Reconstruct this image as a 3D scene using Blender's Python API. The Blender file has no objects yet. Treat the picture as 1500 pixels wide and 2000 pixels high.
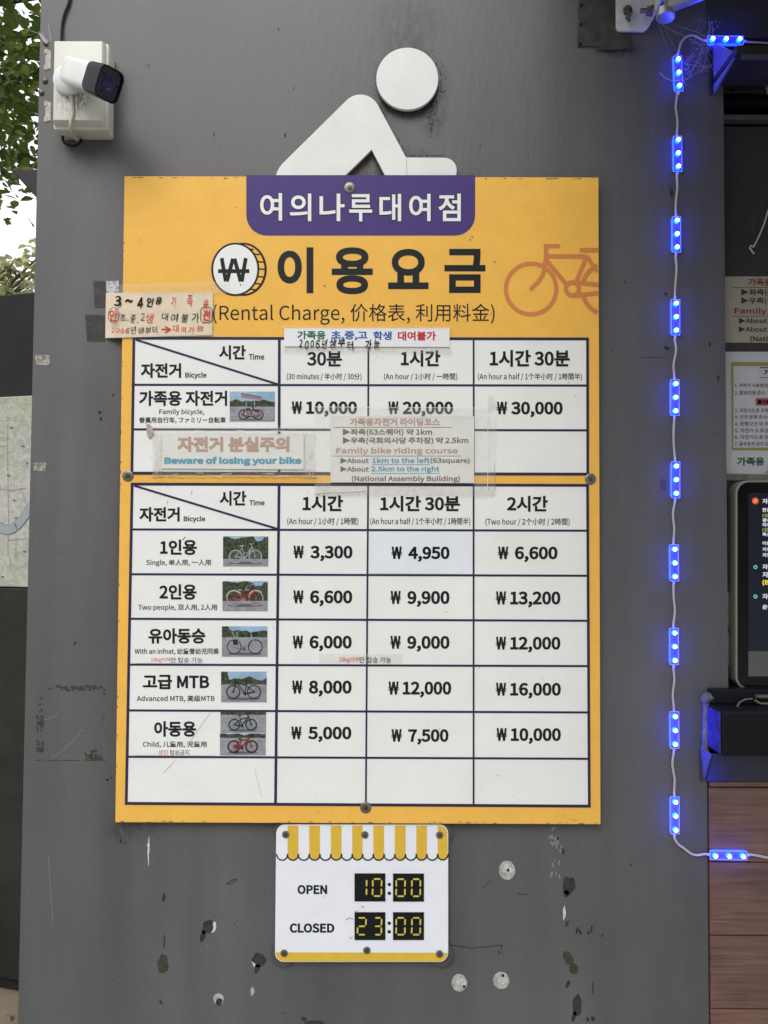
import bpy, bmesh, math, random, os
from mathutils import Vector, Matrix, Euler, noise
random.seed(7)
R = math.radians
sc = bpy.context.scene
col = sc.collection

# ------------------------------------------------------------------ camera
H = 1.50            # camera height above the ground
DIST = 1.56         # camera to wall
F = 1560.0          # focal length in photo pixels (1500 x 2000)
yaw, pitch, roll = 0.00271495, 0.02916514, -0.00417927
cy_, sy_ = math.cos(yaw), math.sin(yaw); cp_, sp_ = math.cos(pitch), math.sin(pitch); cr_, sr_ = math.cos(roll), math.sin(roll)
MR = Matrix(((cy_, -sy_, 0), (sy_, cy_, 0), (0, 0, 1))) @ Matrix(((1, 0, 0), (0, cp_, -sp_), (0, sp_, cp_))) @ Matrix(((cr_, 0, sr_), (0, 1, 0), (-sr_, 0, cr_)))
cam_d = bpy.data.cameras.new('camera')
cam = bpy.data.objects.new('camera', cam_d); col.objects.link(cam)
cam_d.sensor_fit = 'VERTICAL'; cam_d.sensor_height = 24.0; cam_d.lens = 24.0 * F / 2000.0
cam_d.clip_start = 0.02; cam_d.clip_end = 800
rt, fw, up = MR.col[0], MR.col[1], MR.col[2]
cam.matrix_world = Matrix(((rt[0], up[0], -fw[0], 0), (rt[1], up[1], -fw[1], -DIST), (rt[2], up[2], -fw[2], H), (0, 0, 0, 1)))
sc.camera = cam

# ------------------------------------------------------------------ light
SUN_EL, SUN_AZ = 50, 212      # azimuth measured like the lamp below: from the front left of the wall
world = bpy.data.worlds.new('World'); sc.world = world; world.use_nodes = True
nt = world.node_tree; nt.nodes.clear()
wo = nt.nodes.new('ShaderNodeOutputWorld'); wb = nt.nodes.new('ShaderNodeBackground')
sky = nt.nodes.new('ShaderNodeTexSky'); sky.sky_type = 'NISHITA'; sky.sun_disc = False
sky.sun_elevation = R(SUN_EL); sky.sun_rotation = R(SUN_AZ)
tc = nt.nodes.new('ShaderNodeTexCoord'); nz = nt.nodes.new('ShaderNodeTexNoise'); nz.inputs['Scale'].default_value = 2.2; nz.inputs['Detail'].default_value = 6
rp = nt.nodes.new('ShaderNodeValToRGB')
rp.color_ramp.elements[0].position = .30; rp.color_ramp.elements[0].color = (9.6, 9.8, 10.2, 1)
rp.color_ramp.elements[1].position = .62; rp.color_ramp.elements[1].color = (12, 12, 12, 1)
mx = nt.nodes.new('ShaderNodeMix'); mx.data_type = 'RGBA'; mx.inputs[0].default_value = .86
nt.links.new(tc.outputs['Generated'], nz.inputs['Vector']); nt.links.new(nz.outputs['Fac'], rp.inputs['Fac'])
nt.links.new(sky.outputs['Color'], mx.inputs[6]); nt.links.new(rp.outputs['Color'], mx.inputs[7])
nt.links.new(mx.outputs[2], wb.inputs['Color']); wb.inputs['Strength'].default_value = 0.10
nt.links.new(wb.outputs['Background'], wo.inputs['Surface'])
sun_d = bpy.data.lights.new('sun', 'SUN'); sun_d.energy = 1.15; sun_d.angle = R(30); sun_d.color = (1, .97, .92)
sun = bpy.data.objects.new('sun', sun_d); col.objects.link(sun)
sd = Vector((-0.26, -0.95, 0.95)).normalized()      # towards the sun
sky.sun_elevation = math.asin(sd.z); sky.sun_rotation = math.atan2(sd.x, sd.y)
sun.rotation_euler = sd.to_track_quat('Z', 'Y').to_euler()
sc.view_settings.view_transform = 'Standard'; sc.view_settings.look = 'None'
sc.view_settings.exposure = 0.44; sc.view_settings.gamma = 1; sc.view_settings.use_curve_mapping = False
sc.cycles.use_denoising = True
sc.cycles.max_bounces = 8; sc.cycles.transparent_max_bounces = 16
sc.cycles.sample_clamp_indirect = 6

# ------------------------------------------------------------------ helpers
CAMP = Vector((0, -DIST, H))
def at(px, py, y=0.0):
    """photo pixel -> point on the plane of that y (the wall front is y = 0, the camera is at negative y)"""
    d = MR @ Vector(((px - 750) / F, 1, (1000 - py) / F))
    t = (y + DIST) / d.y
    p = CAMP + d * t
    p.y = y
    return p

MATS = {}
def mat(name, colr, rough=.5, metal=0, var=0, vscale=20, bump=0, bscale=60, spec=.5, emit=None, estr=0, coat=0, alpha=None, trans=0, stretch=None):
    if name in MATS: return MATS[name]
    m = bpy.data.materials.new(name); m.use_nodes = True; MATS[name] = m
    n = m.node_tree.nodes; l = m.node_tree.links; b = n['Principled BSDF']
    b.inputs['Base Color'].default_value = (*colr, 1); b.inputs['Roughness'].default_value = rough
    b.inputs['Metallic'].default_value = metal; b.inputs['Specular IOR Level'].default_value = spec
    b.inputs['Coat Weight'].default_value = coat
    if trans: b.inputs['Transmission Weight'].default_value = trans
    if alpha is not None: b.inputs['Alpha'].default_value = alpha
    if emit: b.inputs['Emission Color'].default_value = (*emit, 1); b.inputs['Emission Strength'].default_value = estr
    if var or bump:
        t = n.new('ShaderNodeTexCoord'); mp = n.new('ShaderNodeMapping')
        if stretch: mp.inputs['Scale'].default_value = stretch
        l.new(t.outputs['Object'], mp.inputs['Vector'])
    if var:
        z = n.new('ShaderNodeTexNoise'); z.inputs['Scale'].default_value = vscale; z.inputs['Detail'].default_value = 5; z.inputs['Roughness'].default_value = .6
        r = n.new('ShaderNodeValToRGB')
        r.color_ramp.elements[0].position = .3; r.color_ramp.elements[0].color = (*[c * (1 - var) for c in colr], 1)
        r.color_ramp.elements[1].position = .7; r.color_ramp.elements[1].color = (*[min(1, c * (1 + var)) for c in colr], 1)
        l.new(mp.outputs[0], z.inputs['Vector']); l.new(z.outputs['Fac'], r.inputs['Fac']); l.new(r.outputs['Color'], b.inputs['Base Color'])
    if bump:
        z2 = n.new('ShaderNodeTexNoise'); z2.inputs['Scale'].default_value = bscale; z2.inputs['Detail'].default_value = 4
        bp = n.new('ShaderNodeBump'); bp.inputs['Strength'].default_value = bump; bp.inputs['Distance'].default_value = .002
        l.new(mp.outputs[0], z2.inputs['Vector']); l.new(z2.outputs['Fac'], bp.inputs['Height']); l.new(bp.outputs['Normal'], b.inputs['Normal'])
    return m

def tape_mat(name, tint, opacity, rough=.25, dirt=.0):
    """clear adhesive tape: mostly transparent, wrinkled gloss"""
    m = bpy.data.materials.new(name); m.use_nodes = True; MATS[name] = m
    n = m.node_tree.nodes; l = m.node_tree.links; b = n['Principled BSDF']
    b.inputs['Base Color'].default_value = (*tint, 1); b.inputs['Roughness'].default_value = rough
    t = n.new('ShaderNodeTexCoord'); z = n.new('ShaderNodeTexNoise'); z.inputs['Scale'].default_value = 90; z.inputs['Detail'].default_value = 6
    l.new(t.outputs['Object'], z.inputs['Vector'])
    r = n.new('ShaderNodeMapRange'); r.inputs['From Min'].default_value = .35; r.inputs['From Max'].default_value = .75
    r.inputs['To Min'].default_value = opacity * .8; r.inputs['To Max'].default_value = min(1, opacity * 1.3 + dirt)
    l.new(z.outputs['Fac'], r.inputs['Value']); l.new(r.outputs['Result'], b.inputs['Alpha'])
    bp = n.new('ShaderNodeBump'); bp.inputs['Strength'].default_value = .5; bp.inputs['Distance'].default_value = .002
    z3 = n.new('ShaderNodeTexNoise'); z3.inputs['Scale'].default_value = 45
    l.new(t.outputs['Object'], z3.inputs['Vector']); l.new(z3.outputs['Fac'], bp.inputs['Height']); l.new(bp.outputs['Normal'], b.inputs['Normal'])
    return m

def tag(o, label=None, cat=None, group=None, kind=None):
    if label: o['label'] = label
    if cat: o['category'] = cat
    if group: o['group'] = group
    if kind: o['kind'] = kind
    return o

def empty(name, loc, label, cat, group=None):
    o = bpy.data.objects.new(name, None); o.location = loc; o.empty_display_size = .05; col.objects.link(o)
    return tag(o, label, cat, group)

def wloc(o):
    """where an Empty stands; meshes built in world coordinates sit at the origin"""
    return Vector(o.location) if o.type == 'EMPTY' else Vector((0, 0, 0))

class MB:
    def __init__(s): s.v = []; s.f = []; s.mi = []
    def add(s, vs, fs, mi=0):
        k = len(s.v); s.v += [tuple(v) for v in vs]; s.f += [tuple(i + k for i in f) for f in fs]; s.mi += [mi] * len(fs)
    def quad(s, a, b, c, d, mi=0): s.add([a, b, c, d], [(0, 1, 2, 3)], mi)
    def box(s, x0, x1, y0, y1, z0, z1, mi=0):
        s.add([(x0, y0, z0), (x1, y0, z0), (x1, y1, z0), (x0, y1, z0), (x0, y0, z1), (x1, y0, z1), (x1, y1, z1), (x0, y1, z1)],
              [(0, 3, 2, 1), (4, 5, 6, 7), (0, 1, 5, 4), (1, 2, 6, 5), (2, 3, 7, 6), (3, 0, 4, 7)], mi)
    def prism(s, pts, y0, y1, mi=0):
        """pts: (x, z) outline counter-clockwise seen from the front; y0 = front, y1 = back"""
        n = len(pts)
        s.add([(p[0], y0, p[1]) for p in pts] + [(p[0], y1, p[1]) for p in pts],
              [tuple(range(n)), tuple(range(2 * n - 1, n - 1, -1))] + [(i, i + n, (i + 1) % n + n, (i + 1) % n) for i in range(n)], mi)
    def tube(s, pts, r, n=8, mi=0, caps=True):
        pts = [Vector(p) for p in pts]; m = len(pts); vs = []; prev = None
        for i, p in enumerate(pts):
            d = (pts[min(i + 1, m - 1)] - pts[max(i - 1, 0)]).normalized()
            if prev is None:
                a = d.orthogonal().normalized()
            else:
                a = (prev - d * prev.dot(d)).normalized()
            prev = a; b = d.cross(a)
            rr = r[i] if isinstance(r, (list, tuple)) else r
            for k in range(n):
                t = 2 * math.pi * k / n; vs.append(p + (a * math.cos(t) + b * math.sin(t)) * rr)
        fs = [(i * n + k, i * n + (k + 1) % n, (i + 1) * n + (k + 1) % n, (i + 1) * n + k) for i in range(m - 1) for k in range(n)]
        if caps: fs += [tuple(range(n - 1, -1, -1)), tuple(range((m - 1) * n, m * n))]
        s.add(vs, fs, mi)
    def lathe(s, c, axis, prof, n=20, mi=0):
        """prof: (radius, distance along axis)"""
        c = Vector(c); d = Vector(axis).normalized(); a = d.orthogonal().normalized(); b = d.cross(a); vs = []; m = len(prof)
        for r, h in prof:
            for k in range(n):
                t = 2 * math.pi * k / n; vs.append(c + d * h + (a * math.cos(t) + b * math.sin(t)) * r)
        fs = [(i * n + k, i * n + (k + 1) % n, (i + 1) * n + (k + 1) % n, (i + 1) * n + k) for i in range(m - 1) for k in range(n)]
        fs += [tuple(range(n - 1, -1, -1)), tuple(range((m - 1) * n, m * n))]
        s.add(vs, fs, mi)
    def build(s, name, mats, parent=None, smooth=False, bevel=0, label=None, local=False, fixn=True):
        me = bpy.data.meshes.new(name); me.from_pydata(s.v, [], s.f)
        if not isinstance(mats, (list, tuple)): mats = [mats]
        for m in mats: me.materials.append(m)
        me.polygons.foreach_set('material_index', s.mi)
        if fixn or bevel:
            bm = bmesh.new(); bm.from_mesh(me)
            if bevel:
                bmesh.ops.remove_doubles(bm, verts=bm.verts, dist=1e-6)
                eds = [e for e in bm.edges if len(e.link_faces) == 2 and e.calc_face_angle(0) > R(35)]
                bmesh.ops.bevel(bm, geom=eds, offset=bevel, segments=2, affect='EDGES', profile=.6, clamp_overlap=True)
            if fixn: bmesh.ops.recalc_face_normals(bm, faces=bm.faces)
            bm.to_mesh(me); bm.free()
        if smooth:
            me.polygons.foreach_set('use_smooth', [True] * len(me.polygons))
            try: me.set_sharp_from_angle(angle=R(38))
            except Exception: pass
        o = bpy.data.objects.new(name, me); col.objects.link(o)
        if parent is not None:
            o.parent = parent
            if not local: o.matrix_parent_inverse = Matrix.Translation(-wloc(parent))
        if label: o['label'] = label
        return o

def flat(pts, y, name, m, parent=None):
    """flat print: polygon of photo pixels on plane y, facing the camera"""
    mb = MB(); vs = [at(p[0], p[1], y) for p in pts]
    ar = sum(vs[i].x * vs[(i + 1) % len(vs)].z - vs[(i + 1) % len(vs)].x * vs[i].z for i in range(len(vs)))
    if ar < 0: vs.reverse()
    mb.add(vs, [tuple(range(len(vs)))])
    return mb.build(name, m, parent, fixn=False)

def ribbon(mb, pts, w, y, closed=False, mi=0):
    """flat stroke of width w (photo pixels) along pixel points"""
    P = [Vector((p[0], p[1])) for p in pts]; n = len(P); L = []; Rr = []
    for i in range(n):
        a = P[(i - 1) % n] if (closed or i > 0) else P[i]; b = P[(i + 1) % n] if (closed or i < n - 1) else P[i]
        d = (b - a); d = d.normalized() if d.length > 1e-6 else Vector((1, 0)); nn = Vector((-d.y, d.x))
        k = 1.0
        if (closed or 0 < i < n - 1):
            d1 = (P[i] - P[(i - 1) % n]).normalized(); k = 1 / max(.5, abs(nn.dot(Vector((-d1.y, d1.x)))))
        L.append(P[i] + nn * w / 2 * k); Rr.append(P[i] - nn * w / 2 * k)
    vs = [at(q.x, q.y, y) for q in L] + [at(q.x, q.y, y) for q in Rr]
    m = n if closed else n - 1
    fs = [(i, (i + 1) % n, (i + 1) % n + n, i + n) for i in range(m)]
    mb.add(vs, fs, mi)

def arc(cx, cy, rx, ry, a0, a1, n=24):
    return [(cx + rx * math.cos(R(a0 + (a1 - a0) * i / n)), cy + ry * math.sin(R(a0 + (a1 - a0) * i / n))) for i in range(n + 1)]

def rrect(x0, y0, x1, y1, r, n=6, corners=(1, 1, 1, 1)):
    pts = []
    for (cx, cy, a, on) in ((x0 + r, y0 + r, 180, corners[0]), (x1 - r, y0 + r, 270, corners[1]), (x1 - r, y1 - r, 0, corners[2]), (x0 + r, y1 - r, 90, corners[3])):
        if on: pts += arc(cx, cy, r, r, a, a + 90, n)
        else: pts.append((cx + (r if a in (270, 0) else -r), cy + (r if a in (0, 90) else -r)))
    return pts

def XZ(px, py, y=0):
    p = at(px, py, y); return (p.x, p.z)
def prism_px(mb, pts, y_front, y_back, y_ref=None, mi=0):
    yr = y_front if y_ref is None else y_ref
    q = [XZ(p[0], p[1], yr) for p in pts]
    ar = sum(q[i][0] * q[(i + 1) % len(q)][1] - q[(i + 1) % len(q)][0] * q[i][1] for i in range(len(q)))
    if ar < 0: q.reverse()
    mb.prism(q, y_front, y_back, mi)

# ---- lettering: queued, made together at the end
TEXTS = []
def text(s, x0, y0, x1, y1, y, m, parent, w=0.0, name='lettering', font='cjk', hand=0, shear=0):
    TEXTS.append(dict(s=s, box=(x0, y0, x1, y1), y=y, m=m, parent=parent, w=w, name=name, font=font, hand=hand, shear=shear))

def embolden(vs, fs, w):
    """weld, push every outline point outwards by w (em); returns points (x, y, island)"""
    key = {}; idx = []; P = []
    for v in vs:
        k = (round(v[0], 5), round(v[1], 5))
        if k not in key: key[k] = len(P); P.append(Vector((v[0], v[1])))
        idx.append(key[k])
    F = []
    for f in fs:
        g = [idx[i] for i in f]; g = [a for i, a in enumerate(g) if a != g[i - 1]]
        if len(g) >= 3 and len(set(g)) == len(g): F.append(g)
    ec = {}
    for f in F:
        for i in range(len(f)):
            a, b = f[i], f[(i + 1) % len(f)]; ec[(a, b)] = ec.get((a, b), 0) + 1
    par = list(range(len(P)))
    def find(a):
        while par[a] != a: par[a] = par[par[a]]; a = par[a]
        return a
    for f in F:
        for a in f[1:]: par[find(a)] = find(f[0])
    isl = {}; I = [isl.setdefault(find(i), len(isl)) for i in range(len(P))]
    if w:
        ar = 0
        for f in F[:1]:
            ar = sum(P[f[i]].x * P[f[(i + 1) % len(f)]].y - P[f[(i + 1) % len(f)]].x * P[f[i]].y for i in range(len(f)))
        sg = 1 if ar > 0 else -1
        N = [[] for _ in P]
        for (a, b) in ec:
            if (b, a) in ec: continue
            d = P[b] - P[a]
            if d.length < 1e-7: continue
            d.normalize(); nn = Vector((d.y, -d.x)) * sg
            N[a].append(nn); N[b].append(nn)
        out = []
        for p, ns in zip(P, N):
            if not ns: out.append(p); continue
            m = sum(ns, Vector((0, 0)))
            if m.length < 1e-4: out.append(p); continue
            m.normalize(); c = max(.55, m.dot(ns[0])); out.append(p + m * (w / c))
        Q = out
        V = [Vector((p.x, p.y, 0)) for p in P]; G = [list(f) for f in F]; lvl = 0
        for (a, b) in ec:
            if (b, a) in ec or (P[b] - P[a]).length < 1e-7: continue
            lvl = lvl % 13 + 1; k = len(V)
            V += [Vector((P[a].x, P[a].y, lvl)), Vector((P[b].x, P[b].y, lvl)), Vector((Q[b].x, Q[b].y, lvl)), Vector((Q[a].x, Q[a].y, lvl))]
            G.append([k + 3, k + 2, k + 1, k] if sg > 0 else [k, k + 1, k + 2, k + 3])
        return V, G
    return [Vector((p.x, p.y, i)) for p, i in zip(P, I)], F

def build_texts():
    fonts = {'cjk': None, 'sans': None}
    base = os.path.join(bpy.utils.resource_path('LOCAL'), 'datafiles', 'fonts')      # Blender's own bundled fonts
    for k, fn in (('cjk', 'Noto Sans CJK Regular.woff2'), ('sans', 'Inter.woff2')):
        try: fonts[k] = bpy.data.fonts.load(os.path.join(base, fn))
        except Exception: fonts[k] = None
    obs = []
    for t in TEXTS:
        parts = [t['s']] if not t['hand'] else [c for c in t['s'] if c != ' ']
        lst = []
        for s in parts:
            c = bpy.data.curves.new('t', 'FONT'); c.body = s; c.size = 1; c.resolution_u = 3 if t['box'][3] - t['box'][1] < 40 else 9; c.fill_mode = 'FRONT'
            if fonts[t['font']]: c.font = fonts[t['font']]
            c.shear = t['shear']
            o = bpy.data.objects.new('t', c); col.objects.link(o); lst.append(o)
        obs.append(lst)
    bpy.context.view_layer.update()
    dg = bpy.context.evaluated_depsgraph_get()
    rnd = random.Random(3); dead = []
    for t, lst in zip(TEXTS, obs):
        V = []; Fc = []; pen = 0.0
        chars = list(t['s']) if t['hand'] else None
        k = 0
        metas = []
        for o in lst:
            me = bpy.data.meshes.new_from_object(o.evaluated_get(dg))
            vs = [(v.co.x, v.co.y) for v in me.vertices]; fs = [tuple(p.vertices) for p in me.polygons]
            metas.append(embolden(vs, fs, t['w'])); dead.append(me)
        if not t['hand']:
            V, Fc = metas[0]
        else:
            for ch in t['s']:
                if ch == ' ': pen += .45; continue
                vs, fs = metas[k]; k += 1
                if not vs: continue
                x0 = min(v.x for v in vs); x1 = max(v.x for v in vs); y0 = min(v.y for v in vs); y1 = max(v.y for v in vs)
                cx, cyy = (x0 + x1) / 2, (y0 + y1) / 2
                a = rnd.uniform(-.14, .10) * t['hand']; sx = rnd.uniform(.85, 1.08); sy = rnd.uniform(.85, 1.12); dy = rnd.uniform(-.06, .06); sd2 = rnd.uniform(0, 100)
                b = len(V)
                for v in vs:
                    X = (v.x - cx) * sx; Y = (v.y - cyy) * sy
                    X2 = X * math.cos(a) - Y * math.sin(a) + Y * .12; Y2 = X * math.sin(a) + Y * math.cos(a)
                    wv = noise.noise_vector(Vector((X * 3, Y * 3, sd2))) * .05 * t['hand']
                    V.append(Vector((pen + (x1 - x0) / 2 * sx + X2 + wv.x, cyy + Y2 + dy + wv.y, v.z)))
                Fc += [tuple(i + b for i in f) for f in fs]
                pen += (x1 - x0) * sx + .10
        if not V: continue
        x0 = min(v.x for v in V); x1 = max(v.x for v in V); y0 = min(v.y for v in V); y1 = max(v.y for v in V)
        bx0, by0, bx1, by1 = t['box']; mb = MB()
        co = []
        for v in V:
            u = (v.x - x0) / max(1e-6, x1 - x0); w = (v.y - y0) / max(1e-6, y1 - y0)
            co.append(at(bx0 + (bx1 - bx0) * u, by1 + (by0 - by1) * w, t['y'] - .000009 * (v.z % 14)))
        mb.add(co, Fc); mb.build(t['name'], t['m'], t['parent'], fixn=False)
    allo = [o for lst in obs for o in lst]; allc = [o.data for o in allo]
    bpy.data.batch_remove(dead); bpy.data.batch_remove(allo); bpy.data.batch_remove(allc)

# ------------------------------------------------------------------ materials
def wall_material():
    m = bpy.data.materials.new('grey_painted_panel'); m.use_nodes = True
    n = m.node_tree.nodes; l = m.node_tree.links; b = n['Principled BSDF']
    g = n.new('ShaderNodeNewGeometry')
    def noise_(scale, mp=(1, 1, 1), det=5, rough=.55):
        q = n.new('ShaderNodeMapping'); q.inputs['Scale'].default_value = mp; l.new(g.outputs['Position'], q.inputs['Vector'])
        z = n.new('ShaderNodeTexNoise'); z.inputs['Scale'].default_value = scale; z.inputs['Detail'].default_value = det; z.inputs['Roughness'].default_value = rough
        l.new(q.outputs[0], z.inputs['Vector']); return z
    def ramp(src, p0, c0, p1, c1):
        r = n.new('ShaderNodeValToRGB'); r.color_ramp.elements[0].position = p0; r.color_ramp.elements[0].color = c0
        r.color_ramp.elements[1].position = p1; r.color_ramp.elements[1].color = c1; l.new(src, r.inputs['Fac']); return r
    def mix(fac, a, bb, mode='MIX'):
        x = n.new('ShaderNodeMix'); x.data_type = 'RGBA'; x.blend_type = mode
        if isinstance(fac, float): x.inputs[0].default_value = fac
        else: l.new(fac, x.inputs[0])
        for s_, i in ((a, 6), (bb, 7)):
            if isinstance(s_, tuple): x.inputs[i].default_value = s_
            else: l.new(s_, x.inputs[i])
        return x.outputs[2]
    streak = noise_(9, (1, 1, .12)); cloud = noise_(2.2); fine = noise_(260, (1, 1, 1), 2)
    c1 = ramp(streak.outputs['Fac'], .28, (.086, .085, .088, 1), .72, (.122, .121, .123, 1)).outputs['Color']  # vertical paint streaks, contrast widened to put a sheen into the colour
    c2 = ramp(cloud.outputs['Fac'], .3, (.86, .86, .87, 1), .7, (1.09, 1.09, 1.08, 1)).outputs['Color']
    c = mix(1.0, c1, c2, 'MULTIPLY')
    c3 = ramp(fine.outputs['Fac'], .3, (.86, .86, .86, 1), .7, (1.10, 1.10, 1.10, 1)).outputs['Color']
    c = mix(1.0, c, c3, 'MULTIPLY')
    # small dark specks
    sp = noise_(38, (1, 1, .8), 3, .7); spm = ramp(sp.outputs['Fac'],   .705, (0, 0, 0, 1), .75, (1, 1, 1, 1)).outputs['Color']
    c = mix(spm, c, (.035, .034, .033, 1))
    wsp = noise_(55, (1, 1, .6), 2, .7); wm = ramp(wsp.outputs['Fac'], .80, (0, 0, 0, 1), .83, (1, 1, 1, 1)).outputs['Color']
    c = mix(wm, c, (.33, .33, .33, 1))
    # grime round the cut-out head and drips, dark patches by board, box and plate: (x, z, rx, rz, strength)
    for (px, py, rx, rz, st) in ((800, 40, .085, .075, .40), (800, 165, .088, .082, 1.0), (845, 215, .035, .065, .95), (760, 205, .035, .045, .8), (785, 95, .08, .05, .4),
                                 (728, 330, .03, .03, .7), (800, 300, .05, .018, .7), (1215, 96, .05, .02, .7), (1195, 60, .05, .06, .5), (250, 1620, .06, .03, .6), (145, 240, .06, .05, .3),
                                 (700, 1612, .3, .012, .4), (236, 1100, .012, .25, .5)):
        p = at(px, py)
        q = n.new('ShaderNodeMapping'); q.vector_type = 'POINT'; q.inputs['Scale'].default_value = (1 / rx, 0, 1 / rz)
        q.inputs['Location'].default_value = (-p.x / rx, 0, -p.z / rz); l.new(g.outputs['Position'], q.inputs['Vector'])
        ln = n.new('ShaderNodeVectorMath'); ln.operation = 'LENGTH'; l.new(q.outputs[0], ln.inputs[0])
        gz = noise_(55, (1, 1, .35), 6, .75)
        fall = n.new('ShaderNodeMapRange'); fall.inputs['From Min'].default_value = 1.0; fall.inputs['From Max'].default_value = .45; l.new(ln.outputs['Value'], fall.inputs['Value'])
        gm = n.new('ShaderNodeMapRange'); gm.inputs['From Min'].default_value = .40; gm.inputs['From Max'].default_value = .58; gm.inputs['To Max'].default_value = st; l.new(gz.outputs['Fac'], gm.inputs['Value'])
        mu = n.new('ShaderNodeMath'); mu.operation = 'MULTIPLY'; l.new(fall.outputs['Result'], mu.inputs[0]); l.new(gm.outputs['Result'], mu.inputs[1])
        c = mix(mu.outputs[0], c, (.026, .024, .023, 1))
    l.new(c, b.inputs['Base Color'])
    rr = n.new('ShaderNodeMapRange'); rr.inputs['To Min'].default_value = .34; rr.inputs['To Max'].default_value = .56; l.new(streak.outputs['Fac'], rr.inputs['Value']); l.new(rr.outputs['Result'], b.inputs['Roughness'])
    bp = n.new('ShaderNodeBump'); bp.inputs['Strength'].default_value = .22; bp.inputs['Distance'].default_value = .002
    l.new(noise_(90, (1, 1, .25)).outputs['Fac'], bp.inputs['Height']); l.new(bp.outputs['Normal'], b.inputs['Normal'])
    return m
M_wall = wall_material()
M_dark = mat('dark_grey_metal', (.017, .017, .016), .45, 0, .25, 8, .1, 60, spec=.18)
M_plate = mat('weathered_dark_plate', (.060, .062, .058), .55, 0, .35, 30, .2, 90, spec=.18)
M_black = mat('black_interior', (.008, .008, .010), .6, spec=.18)
M_yellow = mat('yellow_print', (.87, .49, .092), .38, 0, .045, 26, .05, 300, spec=.18)
M_orange = mat('orange_print', (.63, .225, .075), .4, spec=.18)
M_purple = mat('purple_print', (.070, .042, .19), .36, 0, .05, 50, spec=.18)
M_line = mat('indigo_line_print', (.034, .027, .075), .4, spec=.18)
M_white = mat('white_print', (.82, .83, .805), .42, 0, .035, 9, .05, 200, spec=.18)
M_white2 = mat('white_sheet_print', (.80, .82, .88), .38, 0, .03, 16, .05, 200, spec=.18)
M_cut = mat('white_painted_cutout', (.78, .79, .77), .45, 0, .05, 12, .12, 120, spec=.18)
M_ink = mat('charcoal_ink', (.013, .016, .019), .4, spec=.18)
M_inkb = mat('black_ink', (.007, .007, .009), .4, spec=.18)
M_hours_y = mat('mustard_print', (.70, .46, .055), .4, 0, .05, 60, spec=.18)
M_steel = mat('dull_zinc', (.21, .205, .17), .42, .75, .3, 120, .2, 300)
M_steel_d = mat('dark_screw_steel', (.12, .115, .10), .4, .8, .3, 150)
M_seg = mat('yellow_digit_print', (.62, .52, .10), .5, 0, .12, 150, spec=.18)
M_paper = mat('white_paper', (.80, .80, .83), .5, 0, .02, 30, .15, 60)
M_fade = mat('greyed_laminated_paper', (.71, .71, .665), .35, 0, .05, 20, .2, 50)
M_beige = mat('yellowed_paper', (.72, .60, .44), .4, 0, .08, 22, .35, 60)
M_rust = mat('faded_red_brown_ink', (.48, .33, .265), .5, spec=.18)
M_teal = mat('faded_teal_ink', (.105, .35, .47), .5, spec=.18)
M_greyink = mat('faded_grey_ink', (.20, .17, .15), .5, spec=.18)
M_green = mat('green_ink', (.02, .17, .08), .5, spec=.18)
M_blue = mat('blue_ink', (.02, .13, .38), .5, spec=.18)
M_red = mat('red_ink', (.55, .035, .045), .5, spec=.18)
M_redmark = mat('red_marker_ink', (.62, .05, .03), .4, spec=.18)
M_tape = tape_mat('clear_tape', (.80, .79, .74), .07)
M_tape_d = tape_mat('dirty_tape', (.50, .46, .38), .09, .35, .02)
M_tape_grey = tape_mat('smoked_tape', (.055, .05, .045), .92, .3)
M_plastic = mat('cream_plastic', (.66, .66, .58), .42, 0, .05, 18, .06, 90)
M_camwhite = mat('camera_white_enamel', (.72, .72, .70), .3, 0, .04, 40)
M_rubber = mat('black_rubber', (.012, .012, .013), .5, spec=.18)
M_wirew = mat('white_wire_insulation', (.55, .54, .50), .4)
M_chip = mat('dark_primer_chip', (.040, .041, .036), .5, 0, .35, 90, .3, 200, spec=.18)
M_chipb = mat('brown_primer_chip', (.046, .040, .028), .45, 0, .35, 90, .3, 200)
M_glue = mat('dried_glue', (.40, .40, .38), .5, 0, .35, 110, .6, 150)
M_wood = None
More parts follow.
